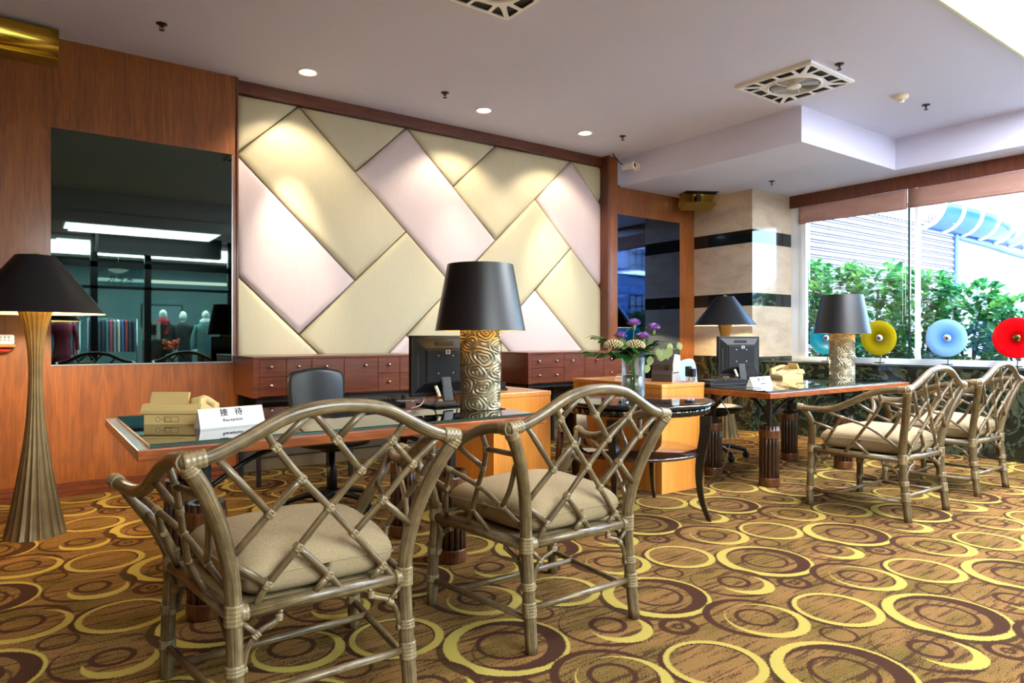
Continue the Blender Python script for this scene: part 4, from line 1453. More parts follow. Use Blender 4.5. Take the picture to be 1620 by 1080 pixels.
# ------------------------------------------------------------------ reception signs
def sign(loc, rz, label):
    t = thing('desk_sign', label, 'sign', loc, rz, 'reception tent signs')
    w = .145
    m = MB(); m.prism([(-.03, 0), (.03, 0), (.03, .008), (.002, .082), (-.002, .082), (-.03, .012)], -w, w, 'x'); m.build('sign_body', plain('sign_white', (206, 204, 200), .5), t)
    tilt = atan2(.028, .070)
    rot = (pi / 2 - tilt, 0, 0)
    p = lambda u, s: (u, -.03 + .028 * s - .0014, .012 + .070 * s)
    text_mesh('接   待', .036, 'lettering', M['ink'], t, p(-.002, .68), rot)
    text_mesh('Reception', .0195, 'lettering', M['ink'], t, p(.0, .25), rot, spacing=1.12)
    m = MB(); m.box(-w, w, -.0305, -.0302, .0066, .0076); m.build('base_line', plain('grey_line', (120, 124, 140), .5), t)
    return t


sign((.745, 3.15, .762), radians(12), 'white tent sign reading Reception on the near desk beside the telephone')
sign((4.695, 3.165, .762), radians(4), 'white tent sign reading Reception on the window desk before the monitor')


# ------------------------------------------------------------------ monitors, seen from behind
def monitor(loc, rz, label):
    t = thing('monitor', label, 'monitor', loc, rz, 'black office monitors')
    w, z0, z1 = .205, .055, .40
    m = MB(); m.box(-w, w, .0, .034, z0, z1, .006); m.build('housing', M['black'], t)
    m = MB()
    a = [m.v(q) for q in ((-w + .012, .001, z0 + .02), (w - .012, .001, z0 + .02), (w - .012, .001, z1 - .014), (-w + .012, .001, z1 - .014))]
    b = [m.v(q) for q in ((-.135, -.030, z0 + .075), (.135, -.030, z0 + .075), (.135, -.030, z1 - .072), (-.135, -.030, z1 - .072))]
    for k in range(4):
        m.f([a[k], a[(k + 1) % 4], b[(k + 1) % 4], b[k]])
    m.f(b)
    m.box(-.125, .125, -.036, -.028, z0 + .08, z1 - .082, .003)
    m.build('back_cover', M['black'], t)
    m = MB(); m.box(-.06, .06, -.0245, -.018, z1 - .056, z1 - .034, .003); m.build('carry_grip', M['dark'], t)
    m = MB()
    for i in range(22):
        m.boxc((-.166, -.0075, z0 + .06 + .0085 * i), (.016, .012, .003))
    m.build('vents', plain('vent_grey', (64, 66, 68), .5), t)
    m = MB()
    for x in (-.05, .05):
        for z in (.185, .285):
            m.mx = Matrix.Translation((x, -.0362, z)) @ Matrix.Rotation(radians(90), 4, 'X'); m.lathe([(.005, 0), (.004, .002), (0, .002)], 10)
    m.build('screws', M['steel'], t)
    m = MB(); m.box(.0, .03, -.0372, -.036, .295, .318); m.build('sticker', plain('sticker_silver', (168, 172, 168), .4), t)
    m = MB(); m.box(.007, .022, -.0378, -.037, .300, .313); m.box(.010, .014, -.0382, -.0376, .303, .310); m.build('sticker_print', M['ink'], t)
    m = MB(); m.box(-w + .012, w - .012, .0342, .0352, z0 + .022, z1 - .014); m.build('screen', M['black_shiny'], t)
    m = MB(); m.mx = Matrix.Rotation(radians(-14), 4, 'X'); m.box(-.032, .032, -.075, -.060, .010, .15, .003); m.box(-.026, .026, -.077, -.074, .09, .14); m.build('neck', M['iron'], t)
    m = MB(); m.box(-.12, .12, -.12, .10, 0, .012, .004); m.build('foot', M['black'], t)
    m = MB()
    m.tube([(-.05, -.03, .10), (-.07, -.05, .07), (-.09, -.06, .02), (-.14, -.06, .004)], .004, 6); m.tube([(.04, -.03, .10), (.06, -.05, .05), (.05, -.08, .016)], .004, 6); m.build('cables', M['black'], t)
    m = MB(); m.tube([(-.065, -.03, .112), (-.062, -.047, .085), (-.055, -.055, .055)], .010, 8); m.build('plug', M['cream_l'], t)
    return t


monitor((1.965, 3.40, .762), radians(3), 'black monitor seen from behind on the near desk, beside the swirl lamp')
monitor((5.04, 3.60, .762), radians(-20), 'black monitor seen from behind on the window desk')


def keyboard(loc, rz, label):
    t = thing('keyboard', label, 'keyboard', loc, rz, 'black keyboards')
    m = MB(); m.prism([(-.075, 0), (.075, 0), (.075, .022), (-.075, .012)], -.22, .22, 'x'); m.build('case', M['black'], t)
    m = MB()
    for j in range(5):
        for i in range(14):
            m.boxc((-.195 + .03 * i, -.05 + .026 * j, .0175 + .0018 * j), (.024, .020, .010), .0015, 1)
    m.build('keys', M['iron'], t)
    return t


keyboard((1.53, 3.56, .780), radians(10), 'black keyboard lying on the near desk left of the monitor')
keyboard((4.70, 3.50, .780), radians(-10), 'black keyboard lying on the window desk left of the monitor')
m = MB(); m.box(-.25, .25, -.09, .09, 0, .017, .004); tag(m.build('keyboard_stand', M['black'], None, (1.53, 3.56, .762), radians(10)), 'flat black stand under the keyboard on the near desk', 'stand')
m = MB(); m.box(-.23, .23, -.09, .09, 0, .017, .004); tag(m.build('keyboard_stand', M['black'], None, (4.70, 3.50, .762), radians(-10)), 'flat black stand under the keyboard on the window desk', 'stand')
m = MB(); m.tube([(1.70, 3.28, .769), (1.74, 3.25, .785), (1.79, 3.30, .81), (1.80, 3.38, .80), (1.72, 3.5, .79)], .0035, 6); tag(m.build('cord', plain('grey_cord', (176, 176, 170), .5)), 'thin grey cord looping on the near desk before the keyboard', 'cord')
m = MB(); m.tube([(4.55, 3.05, .766), (4.46, 3.2, .775), (4.40, 3.45, .79), (4.34, 3.6, .80)], .003, 6); m.tube([(4.36, 3.3, .70), (4.39, 3.2, .5), (4.33, 3.22, .2), (4.4, 3.4, .01)], .004, 6); tag(m.build('cord', plain('dark_cord', (70, 70, 66), .5)), 'thin dark cord hanging at the left end of the window desk', 'cord')
t = thing('pen_tray', 'low tray with pink and white note pads behind the keyboard on the near desk', 'note pads', (1.46, 3.73, .762), radians(15))
m = MB(); m.box(-.07, -.015, -.03, .03, 0, .024); m.build('note_pad', plain('pale_pink_note', (236, 206, 196), .7), t)
m = MB(); m.box(.03, .085, -.03, .03, 0, .024); m.build('note_pad', plain('pale_note', (240, 224, 214), .7), t)
t = thing('pen_tray', 'red and green marker pens behind the monitor foot on the window desk', 'pens', (4.88, 3.80, .762), radians(-25))
for x, c in ((-.06, (60, 170, 120)), (.02, (220, 60, 70)), (-.12, (230, 236, 240))):
    m = MB(); m.tube([(x - .02, 0, .008), (x + .05, 0, .008)], .008, 8, 0); m.build('pen', plain('pen_colour', c, .4), t)
# card reader / phone charger on the near cabinet
t = thing('card_terminal', 'small white and black card terminal on the cherry cabinet right of the swirl lamp', 'card terminal', (2.50, 3.72, .80), radians(-25))
m = MB(); m.box(-.05, .05, -.04, .04, 0, .035, .008); m.build('base', M['black'], t)
m = MB(); m.mx = Matrix.Translation((0, 0, .05)) @ Matrix.Rotation(radians(90), 4, 'Y'); m.lathe([(0, -.04), (.03, -.04), (.034, -.03), (.034, .03), (.03, .04), (0, .04)], 20, cap=False); m.build('cover', M['white'], t)
m = MB(); m.box(.06, .13, .0, .05, 0, .012); m.box(.075, .12, .01, .045, .012, .055, .004); m.build('holder', M['black'], t)

# ------------------------------------------------------------------ time clock, stamps, leaflets on the far cabinet
t = thing('time_clock', 'grey and brown punch time clock on the cherry cabinet behind the round table', 'time clock', (4.145, 3.64, .805), radians(-68))
# local: front faces -y
m = MB(); m.prism([(-.09, 0), (.10, 0), (.10, .205), (.0, .215), (-.035, .215), (-.075, .13), (-.075, .085), (-.085, .085)], -.085, .085, 'x'); m.build('housing', M['grey_plastic'], t)
m = MB(); m.prism([(-.10, .0), (-.088, .0), (-.078, .088), (-.0765, .088), (-.0765, .13), (-.036, .216), (-.0345, .2165), (-.046, .2165), (-.085, .135), (-.085, .090), (-.10, .06)], -.082, .082, 'x'); m.build('front_cover', M['brown_plastic'], t)
m = MB(); m.box(-.087, .0865, -.08, .06, .066, .074); m.build('card_slot', M['dark'], t)
m = MB(); m.box(.02, .052, -.0875, -.084, .094, .13); m.build('print_window', M['black_shiny'], t)
m = MB(); m.mx = Matrix.Translation((-.0, -.0665, .176)) @ Matrix.Rotation(atan2(.039, .0815), 4, 'X') ; m.box(-.045, .045, -.004, .0, -.016, .016); m.build('display_frame', plain('display_frame_grey', (170, 166, 158), .4), t)
m = MB(); m.mx = Matrix.Translation((-.0, -.0665, .176)) @ Matrix.Rotation(atan2(.039, .0815), 4, 'X'); m.box(-.036, .036, -.005, -.004, -.009, .009); m.build('display', plain('lcd', (104, 104, 92), .2), t)
for k, (x, y, h) in enumerate(((4.225, 3.44, .085), (4.25, 3.50, .10))):
    t = thing('date_stamp', ('black rubber stamp nearest the time clock on the cherry cabinet', 'black rubber stamp farther from the time clock on the cherry cabinet')[k], 'stamp', (x, y, .805), 0, 'black stamps')
    m = MB(); m.boxc((0, 0, .02), (.03, .03, .04), .003); m.build('base', M['chrome'], t)
    m = MB(); m.box(-.02, .02, -.02, .02, .04, h + .02, .006); m.build('handle', M['black'], t)
t = thing('leaflet_stack', 'small stack of leaflets on the cherry cabinet behind the vase', 'leaflets', (3.97, 3.93, .805), .4)
for k in range(4):
    m = MB(); m.boxc((.004 * k, -.003 * k, .006 + .012 * k), (.16, .09, .0115)); m.build('leaflet', plain('leaflet', ((226, 220, 206), (206, 150, 110), (232, 230, 222), (150, 110, 90))[k], .7), t)

# ------------------------------------------------------------------ office chairs
def office_chair(loc, rz, label, mat):
    t = thing('office_chair', label, 'office chair', loc, rz, 'black office chairs')
    # local: faces -y
    m = MB()
    n, k = 16, 14
    fr, bk = [], []
    for i in range(n + 1):
        for j in range(k + 1):
            u, z = i / n * 2 - 1, j / k
            w = .205 * (1 - .10 * (1 - z) ** 2) * (1 - .14 * max(0, (z - .72) / .28) ** 3)
            zz = .50 + .44 * z - .028 * (u * u) * (z > .5) * ((z - .5) * 2) ** 2
            y = .215 + .05 * z + .03 * (1 - u * u) * -1 + .035
            fr.append(m.v((u * w, y, zz))); bk.append(m.v((u * w, y + .045 * max(0, (1 - u ** 6)) * (1 - (2 * z - 1) ** 6) + .012, zz)))
    I = lambda i, j: i * (k + 1) + j
    for i in range(n):
        for j in range(k):
            m.f([fr[I(i, j)], fr[I(i + 1, j)], fr[I(i + 1, j + 1)], fr[I(i, j + 1)]], True)
            m.f([bk[I(i, j)], bk[I(i, j + 1)], bk[I(i + 1, j + 1)], bk[I(i + 1, j)]], True)
    for i in range(n):
        m.f([fr[I(i, 0)], bk[I(i, 0)], bk[I(i + 1, 0)], fr[I(i + 1, 0)]], True); m.f([fr[I(i, k)], fr[I(i + 1, k)], bk[I(i + 1, k)], bk[I(i, k)]], True)
    for j in range(k):
        m.f([fr[I(0, j)], fr[I(0, j + 1)], bk[I(0, j + 1)], bk[I(0, j)]], True); m.f([fr[I(n, j)], bk[I(n, j)], bk[I(n, j + 1)], fr[I(n, j + 1)]], True)
    m.build('backrest', mat, t)
    m = MB()
    pr = []
    for (r, z) in ((.0, .43), (.18, .43), (.235, .445), (.25, .468), (.24, .49), (.19, .503), (0, .505)):
        pr.append((r, z))
    m.mx = Matrix.Translation((0, 0, 0))
    m.lathe(pr, 36, flute=lambda th, r, z: r * (1 + .07 * abs(sin(2 * th)) ** 2), cap=False); m.build('seat', M['leather'], t)
    m = MB(); m.tube([(0, .16, .43), (0, .27, .44), (0, .30, .52), (0, .285, .62)], .018, 8); m.boxc((0, .03, .415), (.16, .24, .035), .008); m.build('seat_mechanism', M['black'], t)
    m = MB(); m.lathe([(.036, .10), (.034, .27), (.022, .28), (.022, .42)], 18); m.build('gas_column', M['black'], t)
    b = MB()
    for q in range(5):
        a = 2 * pi * q / 5 + .3
        d = Vector((cos(a), sin(a), 0))
        b.tube([d * .03 + Vector((0, 0, .115)), d * .16 + Vector((0, 0, .105)), d * .29 + Vector((0, 0, .07))], [.026, .022, .016], 8)
    b.lathe([(.05, .085), (.05, .125), (.036, .135)], 18); b.build('star_base', M['black'], t)
    for q in range(5):
        a = 2 * pi * q / 5 + .3
        m = MB()
        for s in (-1, 1):
            m.mx = Matrix.Translation((.29 * cos(a), .29 * sin(a), .028)) @ Matrix.Rotation(a + .9, 4, 'Z') @ Matrix.Translation((0, s * .014, 0)) @ Matrix.Rotation(radians(90), 4, 'X')
            m.lathe([(0, -.009), (.027, -.009), (.028, 0), (.027, .009), (0, .009)], 16, cap=False)
        m.mx = Matrix.Identity(4)
        m.tube([(.29 * cos(a), .29 * sin(a), .03), (.29 * cos(a), .29 * sin(a), .075)], .008, 8, 0)
        m.build('caster', M['black'], t)
    return t


office_chair((1.68, 4.38, 0), radians(0), 'black swivel office chair behind the near desk', M['leather'])
office_chair((5.42, 4.14, 0), radians(14), 'swivel office chair with pale blue back and black seat behind the window desk', plain('pale_blue_back', (150, 172, 214), .4))  # backrest in one even pale blue, seat stays black
m = MB(); m.tube([(.90, 3.5, .60), (1.35, 3.75, .655), (1.62, 3.9, .69)], .010, 6); tag(m.build('cable_bundle', M['black']), 'black cable bundle hanging under the near desk', 'cable')

# beige stool under the table's far side
t = thing('stool', 'small beige stool with a sloping padded seat behind the round black table', 'stool', (3.30, 3.80, 0), radians(-36))
m = MB()
pr = [(-.10, .47), (-.075, .462), (.03, .545), (.105, .612), (.10, .632), (.075, .632), (-.02, .56), (-.10, .50)]
m.prism(pr, -.10, .105, 'x'); m.build('seat', M['beige'], t)
for sxn in (-1, 1):
    for sy in (-1, 1):
        m = MB(); m.tube([(sxn * .08, sy * .06, .47 if sy < 0 else .56), (sxn * .12, sy * .10, .0)], .016, 8, 0); m.build('leg', M['side'], t)

# ------------------------------------------------------------------ glass discs on the ledge
def disc(y, rgb, rim, label, centre):
    t = thing('glass_disc', label, 'glass disc', (7.72, y, .872), 0, 'coloured glass discs on stands')
    n = NT('disc_glass')
    c = n.coord()
    xx, yy, zz = n.sep(c)
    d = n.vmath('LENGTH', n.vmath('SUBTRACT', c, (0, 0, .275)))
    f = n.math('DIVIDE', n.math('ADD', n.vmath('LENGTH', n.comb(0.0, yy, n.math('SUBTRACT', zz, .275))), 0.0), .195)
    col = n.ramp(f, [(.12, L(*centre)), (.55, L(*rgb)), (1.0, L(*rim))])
    bs = n.node('ShaderNodeBsdfPrincipled', {'Base Color': col, 'Roughness': .15})
    tl = n.node('ShaderNodeBsdfTranslucent', {0: col})
    mx = n.node('ShaderNodeMixShader', {0: .6, 1: bs.outputs[0], 2: tl.outputs[0]})
    n.t.links.new(mx.outputs[0], n.out.inputs[0])
    m = MB(); m.mx = Matrix.Translation((0, 0, .275)) @ Matrix.Rotation(radians(-90), 4, 'Y')
    m.lathe([(.028, -.012), (.06, -.010), (.12, .0), (.193, .016), (.195, .019), (.193, .022), (.12, .007), (.06, -.003), (.028, -.005)], 64, cap=False)
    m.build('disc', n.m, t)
    m = MB(); m.mx = Matrix.Translation((0, 0, .275)) @ Matrix.Rotation(radians(-90), 4, 'Y')
    m.lathe([(0, -.014), (.034, -.012), (.036, -.002), (.03, .004), (0, .006)], 24, cap=False)
    m.build('hub', M['white'] if centre != (150, 0, 10) else M['brass'], t)
    m = MB()
    for k in range(4):
        a = pi * k / 4
        m.mx = Matrix.Translation((-.008, 0, .275)) @ Matrix.Rotation(a, 4, 'X'); m.box(-.003, .002, -.028, .028, -.002, .002)
    m.mx = Matrix.Identity(4)
    m.tube([(.016, 0, .27), (.03, 0, .1), (.02, 0, .006)], .004, 6); m.box(-.04, .05, -.035, .035, 0, .006)
    m.build('stand', M['iron'], t)


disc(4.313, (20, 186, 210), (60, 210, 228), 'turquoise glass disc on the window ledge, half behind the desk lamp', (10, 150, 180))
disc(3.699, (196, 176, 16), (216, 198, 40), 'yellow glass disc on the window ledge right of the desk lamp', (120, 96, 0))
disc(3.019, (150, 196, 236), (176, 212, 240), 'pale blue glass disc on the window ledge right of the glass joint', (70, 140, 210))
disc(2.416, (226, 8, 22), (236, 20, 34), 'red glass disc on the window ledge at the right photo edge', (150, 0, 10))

# small wall shelf with white box at the left edge
t = thing('wall_shelf', 'small wooden wall shelf at the left photo edge', 'shelf', (-.16, YW, 1.085))
m = MB(); m.box(-.12, .122, -.12, 0, 0, .018, .003); m.build('board', M['planks'], t)
m = MB(); m.prism([(-.10, 0), (0, 0), (0, -.09)], -.01, .01, 'x'); m.build('bracket', M['side'], t)
t = thing('white_dispenser', 'white box with small round holes on the wall shelf at the left edge', 'box', (-.16, YW - .06, 1.103))
m = MB(); m.box(-.11, .115, -.05, .05, 0, .068, .012); m.build('box_body', M['white'], t)
m = MB()
for i in range(8):
    for j in range(2):
        m.mx = Matrix.Translation((.085 - .022 * i, -.0502, .03 + .02 * j)) @ Matrix.Rotation(radians(90), 4, 'X'); m.lathe([(.007, 0), (.007, .0008), (0, .0008)], 10)
m.build('holes', plain('hole_grey', (170, 172, 170), .6), t)
m = MB(); m.mx = Matrix.Translation((-.11, YW - .06, 1.062)); m.sphere((0, 0, 0), .03, 12, 8, (1.6, 1, .5)); tag(m.build('red_bell', plain('red_gloss', (200, 40, 40), .2)), 'small red rounded fitting under the wall shelf at the left edge', 'fitting')
# ------------------------------------------------------------------ the courtyard outside the window
m = MB(); m.box(8.3, 34, -14, 12, -.3, -.25); struct(m.build('ground_outside', plain('paving', (190, 190, 190), .9)), 'paved yard outside')
SID = NT('siding_white')
_x, _y, _z = SID.sep(SID.coord())
_s = SID.math('FRACT', SID.math('DIVIDE', _z, .135))
SID = SID.bsdf(color=SID.mix(SID.math('LESS_THAN', _s, .16), L(126, 118, 126), L(40, 26, 34)), rough=.7)
RIB = NT('ribbed_sheet')
_x, _y, _z = RIB.sep(RIB.coord())
_s = RIB.math('FRACT', RIB.math('DIVIDE', _x, .16))
RIB = RIB.bsdf(color=RIB.mix(RIB.math('LESS_THAN', _s, .25), L(140, 126, 134), L(84, 64, 76)), rough=.7)
CON = NT('pale_concrete'); _c = CON.noise(CON.mapping(CON.coord(), (2.5, 2.5, .35)), 1.0, 4)
CON = CON.bsdf(color=CON.mix(_c, L(124, 130, 138), L(156, 160, 166)), rough=.85)
t = thing('neighbour_building', 'bright white building with horizontal siding beyond the hedge', 'building', (13, 6.6, 0))
m = MB()
for k in range(26):
    z = .2 + .135 * k
    m.prism([(0, z), (-.05, z), (-.012, z + .135), (0, z + .135)], -4.6, 4.17, 'x')
m.build('siding', SID, t)
m = MB(); m.box(-4.6, 15, 0, .2, 3.55, 7.5)
for k in range(60):
    m.boxc((-4.5 + .16 * k, -.015, 4.6), (.06, .03, 2.1))
m.build('ribbed_upper_wall', RIB, t)
m = MB(); m.box(4.17, 16, .0, .2, 2.45, 3.6); m.build('concrete_wall', CON, t)
m = MB(); m.box(4.17, 16, 1.2, 1.3, -.3, 2.45); m.build('shaded_wall', plain('lilac_shade', (150, 146, 176), .8), t)  # purplish shade beyond the hedge, put into the wall's colour
m = MB(); m.tube([(4.2, -.06, 3.45), (4.19, -.07, 3.2), (4.17, -.07, 0)], .05, 8); m.tube([(4.2, -.06, 3.45), (6, -.06, 3.40), (9, -.06, 3.3), (15, -.06, 3.45)], .04, 6); m.build('drain_pipe', plain('blue_pipe', (70, 100, 160), .5), t)
t = thing('awning', 'curved translucent blue awning with white ribs on the building opposite', 'awning', (15.55, 6.6, 3.5))
m = MB()
ar = [(-.45 * sin(a), .50 - .50 * cos(a) - .0) for a in [pi / 2 * k / 10 for k in range(11)]]
arc_ = [(y, z) for y, z in ar]
m.prism(arc_ + [(y + .01, z + .012) for y, z in arc_][::-1], 0, 8.0, 'x', True); m.build('sheet', NT('blue_polycarbonate').bsdf(color=L(36, 78, 140), rough=.2, coat=.3), t)
for k in range(9):
    m = MB(); m.tube([(k * .98 + .03, y - .02, z) for y, z in arc_], .045, 6, 0); m.build('rib', plain('awning_rib', (230, 236, 240), .4), t)

HL = NT('hedge_leaf'); _c = HL.noise(HL.coord(), 6, 2); _w = HL.node('ShaderNodeObjectInfo').outputs['Random']
HLc = HL.ramp(_c, [(.35, L(20, 92, 62)), (.5, L(58, 142, 74)), (.65, L(132, 184, 96))])
_b = HL.node('ShaderNodeBsdfPrincipled', {'Base Color': HLc, 'Roughness': .28})
_t = HL.node('ShaderNodeBsdfTranslucent', {0: HLc})
_m = HL.node('ShaderNodeMixShader', {0: .3, 1: _b.outputs[0], 2: _t.outputs[0]})
HL.t.links.new(_m.outputs[0], HL.out.inputs[0])
HL = HL.m
BARK = plain('bark', (86, 74, 60), .8)
hl = ['leftmost, beside the stone column', 'second from the left, behind the desk lamp', 'third, just left of the glass joint', 'fourth, just right of the glass joint', 'fifth, behind the pale blue disc', 'rightmost, behind the red disc']
rr = random.Random(5)
for k in range(6):
    cy = 5.75 - .56 * k
    cx = 9.55
    top = (2.28, 2.18, 2.12, 1.98, 1.80, 1.60)[k]
    top -= .45
    t = thing('hedge_shrub', 'glossy large-leaved green hedge shrub outside the window, ' + hl[k], 'shrub', (cx, cy, .455), 0, 'hedge outside the window')
    m = MB()
    for q in range(5):
        a = rr.uniform(0, 2 * pi)
        m.tube([(rr.uniform(-.08, .08), rr.uniform(-.08, .08), 0), (.12 * cos(a), .14 * sin(a), .6), (.25 * cos(a), .3 * sin(a), top * .8)], .014, 6)
    m.build('branches', BARK, t)
    m = MB()
    for q in range(1150):
        z = rr.uniform(.06, 1.0) * top
        th = rr.uniform(0, 2 * pi)
        rad = rr.uniform(.55, 1.0)
        taper = 1 - .5 * max(0, (z - top + .25) / .35) ** 2
        p = Vector((.42 * rad * cos(th) * taper, .40 * rad * sin(th) * taper, z))
        d = Vector((cos(th) + rr.uniform(-.6, .6), sin(th) + rr.uniform(-.8, .8), rr.uniform(-.1, 1.0)))
        leaf(m, p, d, Vector((rr.uniform(-.3, .3), rr.uniform(-.3, .3), 1)), rr.uniform(.11, .17), rr.uniform(.028, .04), .25, .15, 3)
    m.build('leaves', HL, t)
m = MB(); m.box(9.0, 10.2, 2.6, 6.2, -.25, .45); tag(m.build('planter_box', CON), 'pale concrete planter wall under the hedge', 'planter')

# far side of the yard, met only by the narrow mirror's reflection
BLU = NT('blue_corrugated'); _x, _y, _z = BLU.sep(BLU.coord()); _s = BLU.math('SINE', BLU.math('MULTIPLY', _x, 36))
BLU = BLU.bsdf(color=BLU.mix(BLU.math('ADD', BLU.math('MULTIPLY', _s, .5), .5), L(90, 140, 220), L(170, 206, 250)), rough=.5)
t = thing('neighbour_building', 'blue corrugated building with gridded windows, seen only in the narrow mirror', 'building', (20, -12, 0))
m = MB(); m.box(-9, 12, -3, 0, -.3, 6.2); m.build('wall', BLU, t)
for x in (-6.0, -3.2, -.4, 2.4, 5.2):
    for z in (1.6, 4.2):
        m = MB(); m.box(x - .9, x + .9, 0, .06, z, z + 1.7); w_ = m.build('window', plain('far_window', (196, 206, 230), .3), t)
        m = MB()
        for q in range(5):
            m.box(x - .9 + .45 * q - .03, x - .9 + .45 * q + .03, .06, .09, z, z + 1.7)
        for q in range(4):
            m.box(x - .9, x + .9, .06, .09, z + .55 * q - .02, z + .55 * q + .04)
        m.build('bars', M['iron'], w_)
for k, (x, y, h) in enumerate(((12.5, -5.5, 2.4), (15.6, -7.0, 2.8), (18.8, -8.6, 3.0))):
    t = thing('garden_shrub', ('dark green yard shrub nearest the window, seen in the narrow mirror', 'dark green middle yard shrub, seen in the narrow mirror', 'dark green farthest yard shrub, seen in the narrow mirror')[k], 'shrub', (x, y, -.25), 0, 'yard shrubs')
    m = MB(); m.tube([(0, 0, 0), (.05, .05, h * .7)], .04, 6); m.build('branches', BARK, t)
    m = MB()
    for q in range(420):
        th, e = rr.uniform(0, 2 * pi), rr.uniform(-1, 1)
        d = Vector((cos(th), sin(th), e))
        leaf(m, Vector((0, 0, h * .6)) + Vector((d.x * 1.1, d.y * 1.1, e * h * .42)) * rr.uniform(.5, 1), d, Vector((0, 0, 1)), .22, .06, .2, .2, 3)
    m.build('leaves', HL, t)

# ------------------------------------------------------------------ the shop across the lobby, met in the left mirror
DK = plain('dark_frame', (12, 14, 15), .4)
SHOPX0, SHOPX1, FY = -.6, 5.2, -2.2
m = MB()
m.box(SHOPX0, SHOPX1, FY - .06, FY + .02, 2.40, 2.50)
for x in (-.2, 1.02, 1.86, 3.3, 4.6):
    m.box(x - .055, x + .055, FY - .06, FY + .02, 0, 3.0)
m.box(SHOPX0, SHOPX1, FY - .06, FY + .02, 2.02, 2.07); m.box(SHOPX0, SHOPX1, FY - .06, FY + .02, 0, .10)
struct(m.build('window_2', DK), 'dark metal shop front across the lobby')
SHG = glass('shop_glass', (.86, .95, .95), .02)
m = MB()
for a, b in ((-.145, .965), (1.075, 1.805), (1.915, 3.245), (3.355, 4.545)):
    m.box(a, b, FY - .03, FY - .02, .1, 2.02)
struct(m.build('window_3', SHG), 'shop front panes')
t = thing('shop_fascia', 'long black fascia box over the shop front, seen in the left mirror', 'fascia', (2.05, FY + .12, 2.62))
m = MB(); m.box(-1.03, 1.03, -.1, .1, .02, .38, .006); m.build('box', M['dark'], t)
m = MB(); m.holed([(-1.03, .02), (1.03, .02), (1.03, .38), (-1.03, .38)], [[(-.98, .06), (.98, .06), (.98, .34), (-.98, .34)]], 0, .02)
o = m.build('edge_frame', DK, t, (0, .12, 0), (radians(90), 0, 0))
# calligraphy on the door's transom
m = MB()
for st in ([(0, 0), (.06, .01)], [(.03, .05), (.03, -.05)], [(.0, -.02), (.03, .01), (.07, -.03)], [(.10, .04), (.16, .05)], [(.13, .06), (.12, -.02), (.15, -.05)], [(.10, 0), (.17, .01)], [(.20, .05), (.22, -.04)], [(.19, .02), (.26, .03)], [(.25, .05), (.24, 0), (.28, -.05)]):
    m.tube([(1.62 - x * 1.4, FY - .018, 2.20 + z * 1.1) for x, z in st], .007, 6, 4)
for k in range(9):
    m.boxc((1.28 + .04 * k, FY - .018, 2.105), (.025, .004, .016))
tag(m.build('transom_lettering', M['ink']), 'dark brush calligraphy on the shop door transom, seen in the left mirror', 'lettering')
m = MB(); m.box(1.08, 1.80, FY - .03, FY - .022, 2.07, 2.40); tag(m.build('transom_glass', glass('transom_pane', (.7, .85, .88), .05)), 'pale glass transom over the shop door, seen in the left mirror', 'glass pane')
# shop interior
m = MB(); m.box(SHOPX0, SHOPX1, -6.4, FY - .3, 2.95, 3.0); struct(m.build('ceiling_shop', M['paint']))
m = MB(); m.box(SHOPX0, SHOPX1, -6.3, -6.2, 0, 2.95); struct(m.build('wall_shop', plain('shop_wall_teal', (66, 88, 92), .8)))
for x, w, y, lab in ((1.6, .9, -3.2, 'shop ceiling light panel nearest the shop front'), (2.8, 1.6, -4.6, 'shop ceiling light panel deep inside the shop')):
    t = thing('ceiling_light_panel', lab + ', seen in the left mirror', 'ceiling light', (x, y, 2.95))
    m = MB(); m.box(-w, w, -.15, .15, -.02, -.001); m.build('diffuser', M['panel_light'], t)
lamp('AREA', 'shop_light', (2.4, -3.9, 2.9), 1700, (.86, 1, 1), target=(2.4, -3.9, 0), size=(4.4, 2.2))
m = MB(); m.box(1.1, 4.6, -3.55, -3.48, 2.25, 2.31); tag(m.build('cove_strip', M['cove']), 'long white cove light strip inside the shop, seen in the left mirror', 'strip light')
t = thing('pendant_lamp', 'white glass bowl pendant lamp inside the shop, seen in the left mirror', 'pendant lamp', (1.47, -3.0, 2.40))
m = MB(); m.lathe([(0, -.035), (.08, -.02), (.16, .02), (.175, .035), (.17, .04), (.08, .0), (0, -.02)], 28, cap=False); m.build('bowl', emit('bowl_glow', (255, 246, 220), 2.5), t)
m = MB(); m.tube([(0, 0, 0), (0, 0, .55)], .008, 6, 0); m.build('rod', M['steel'], t)


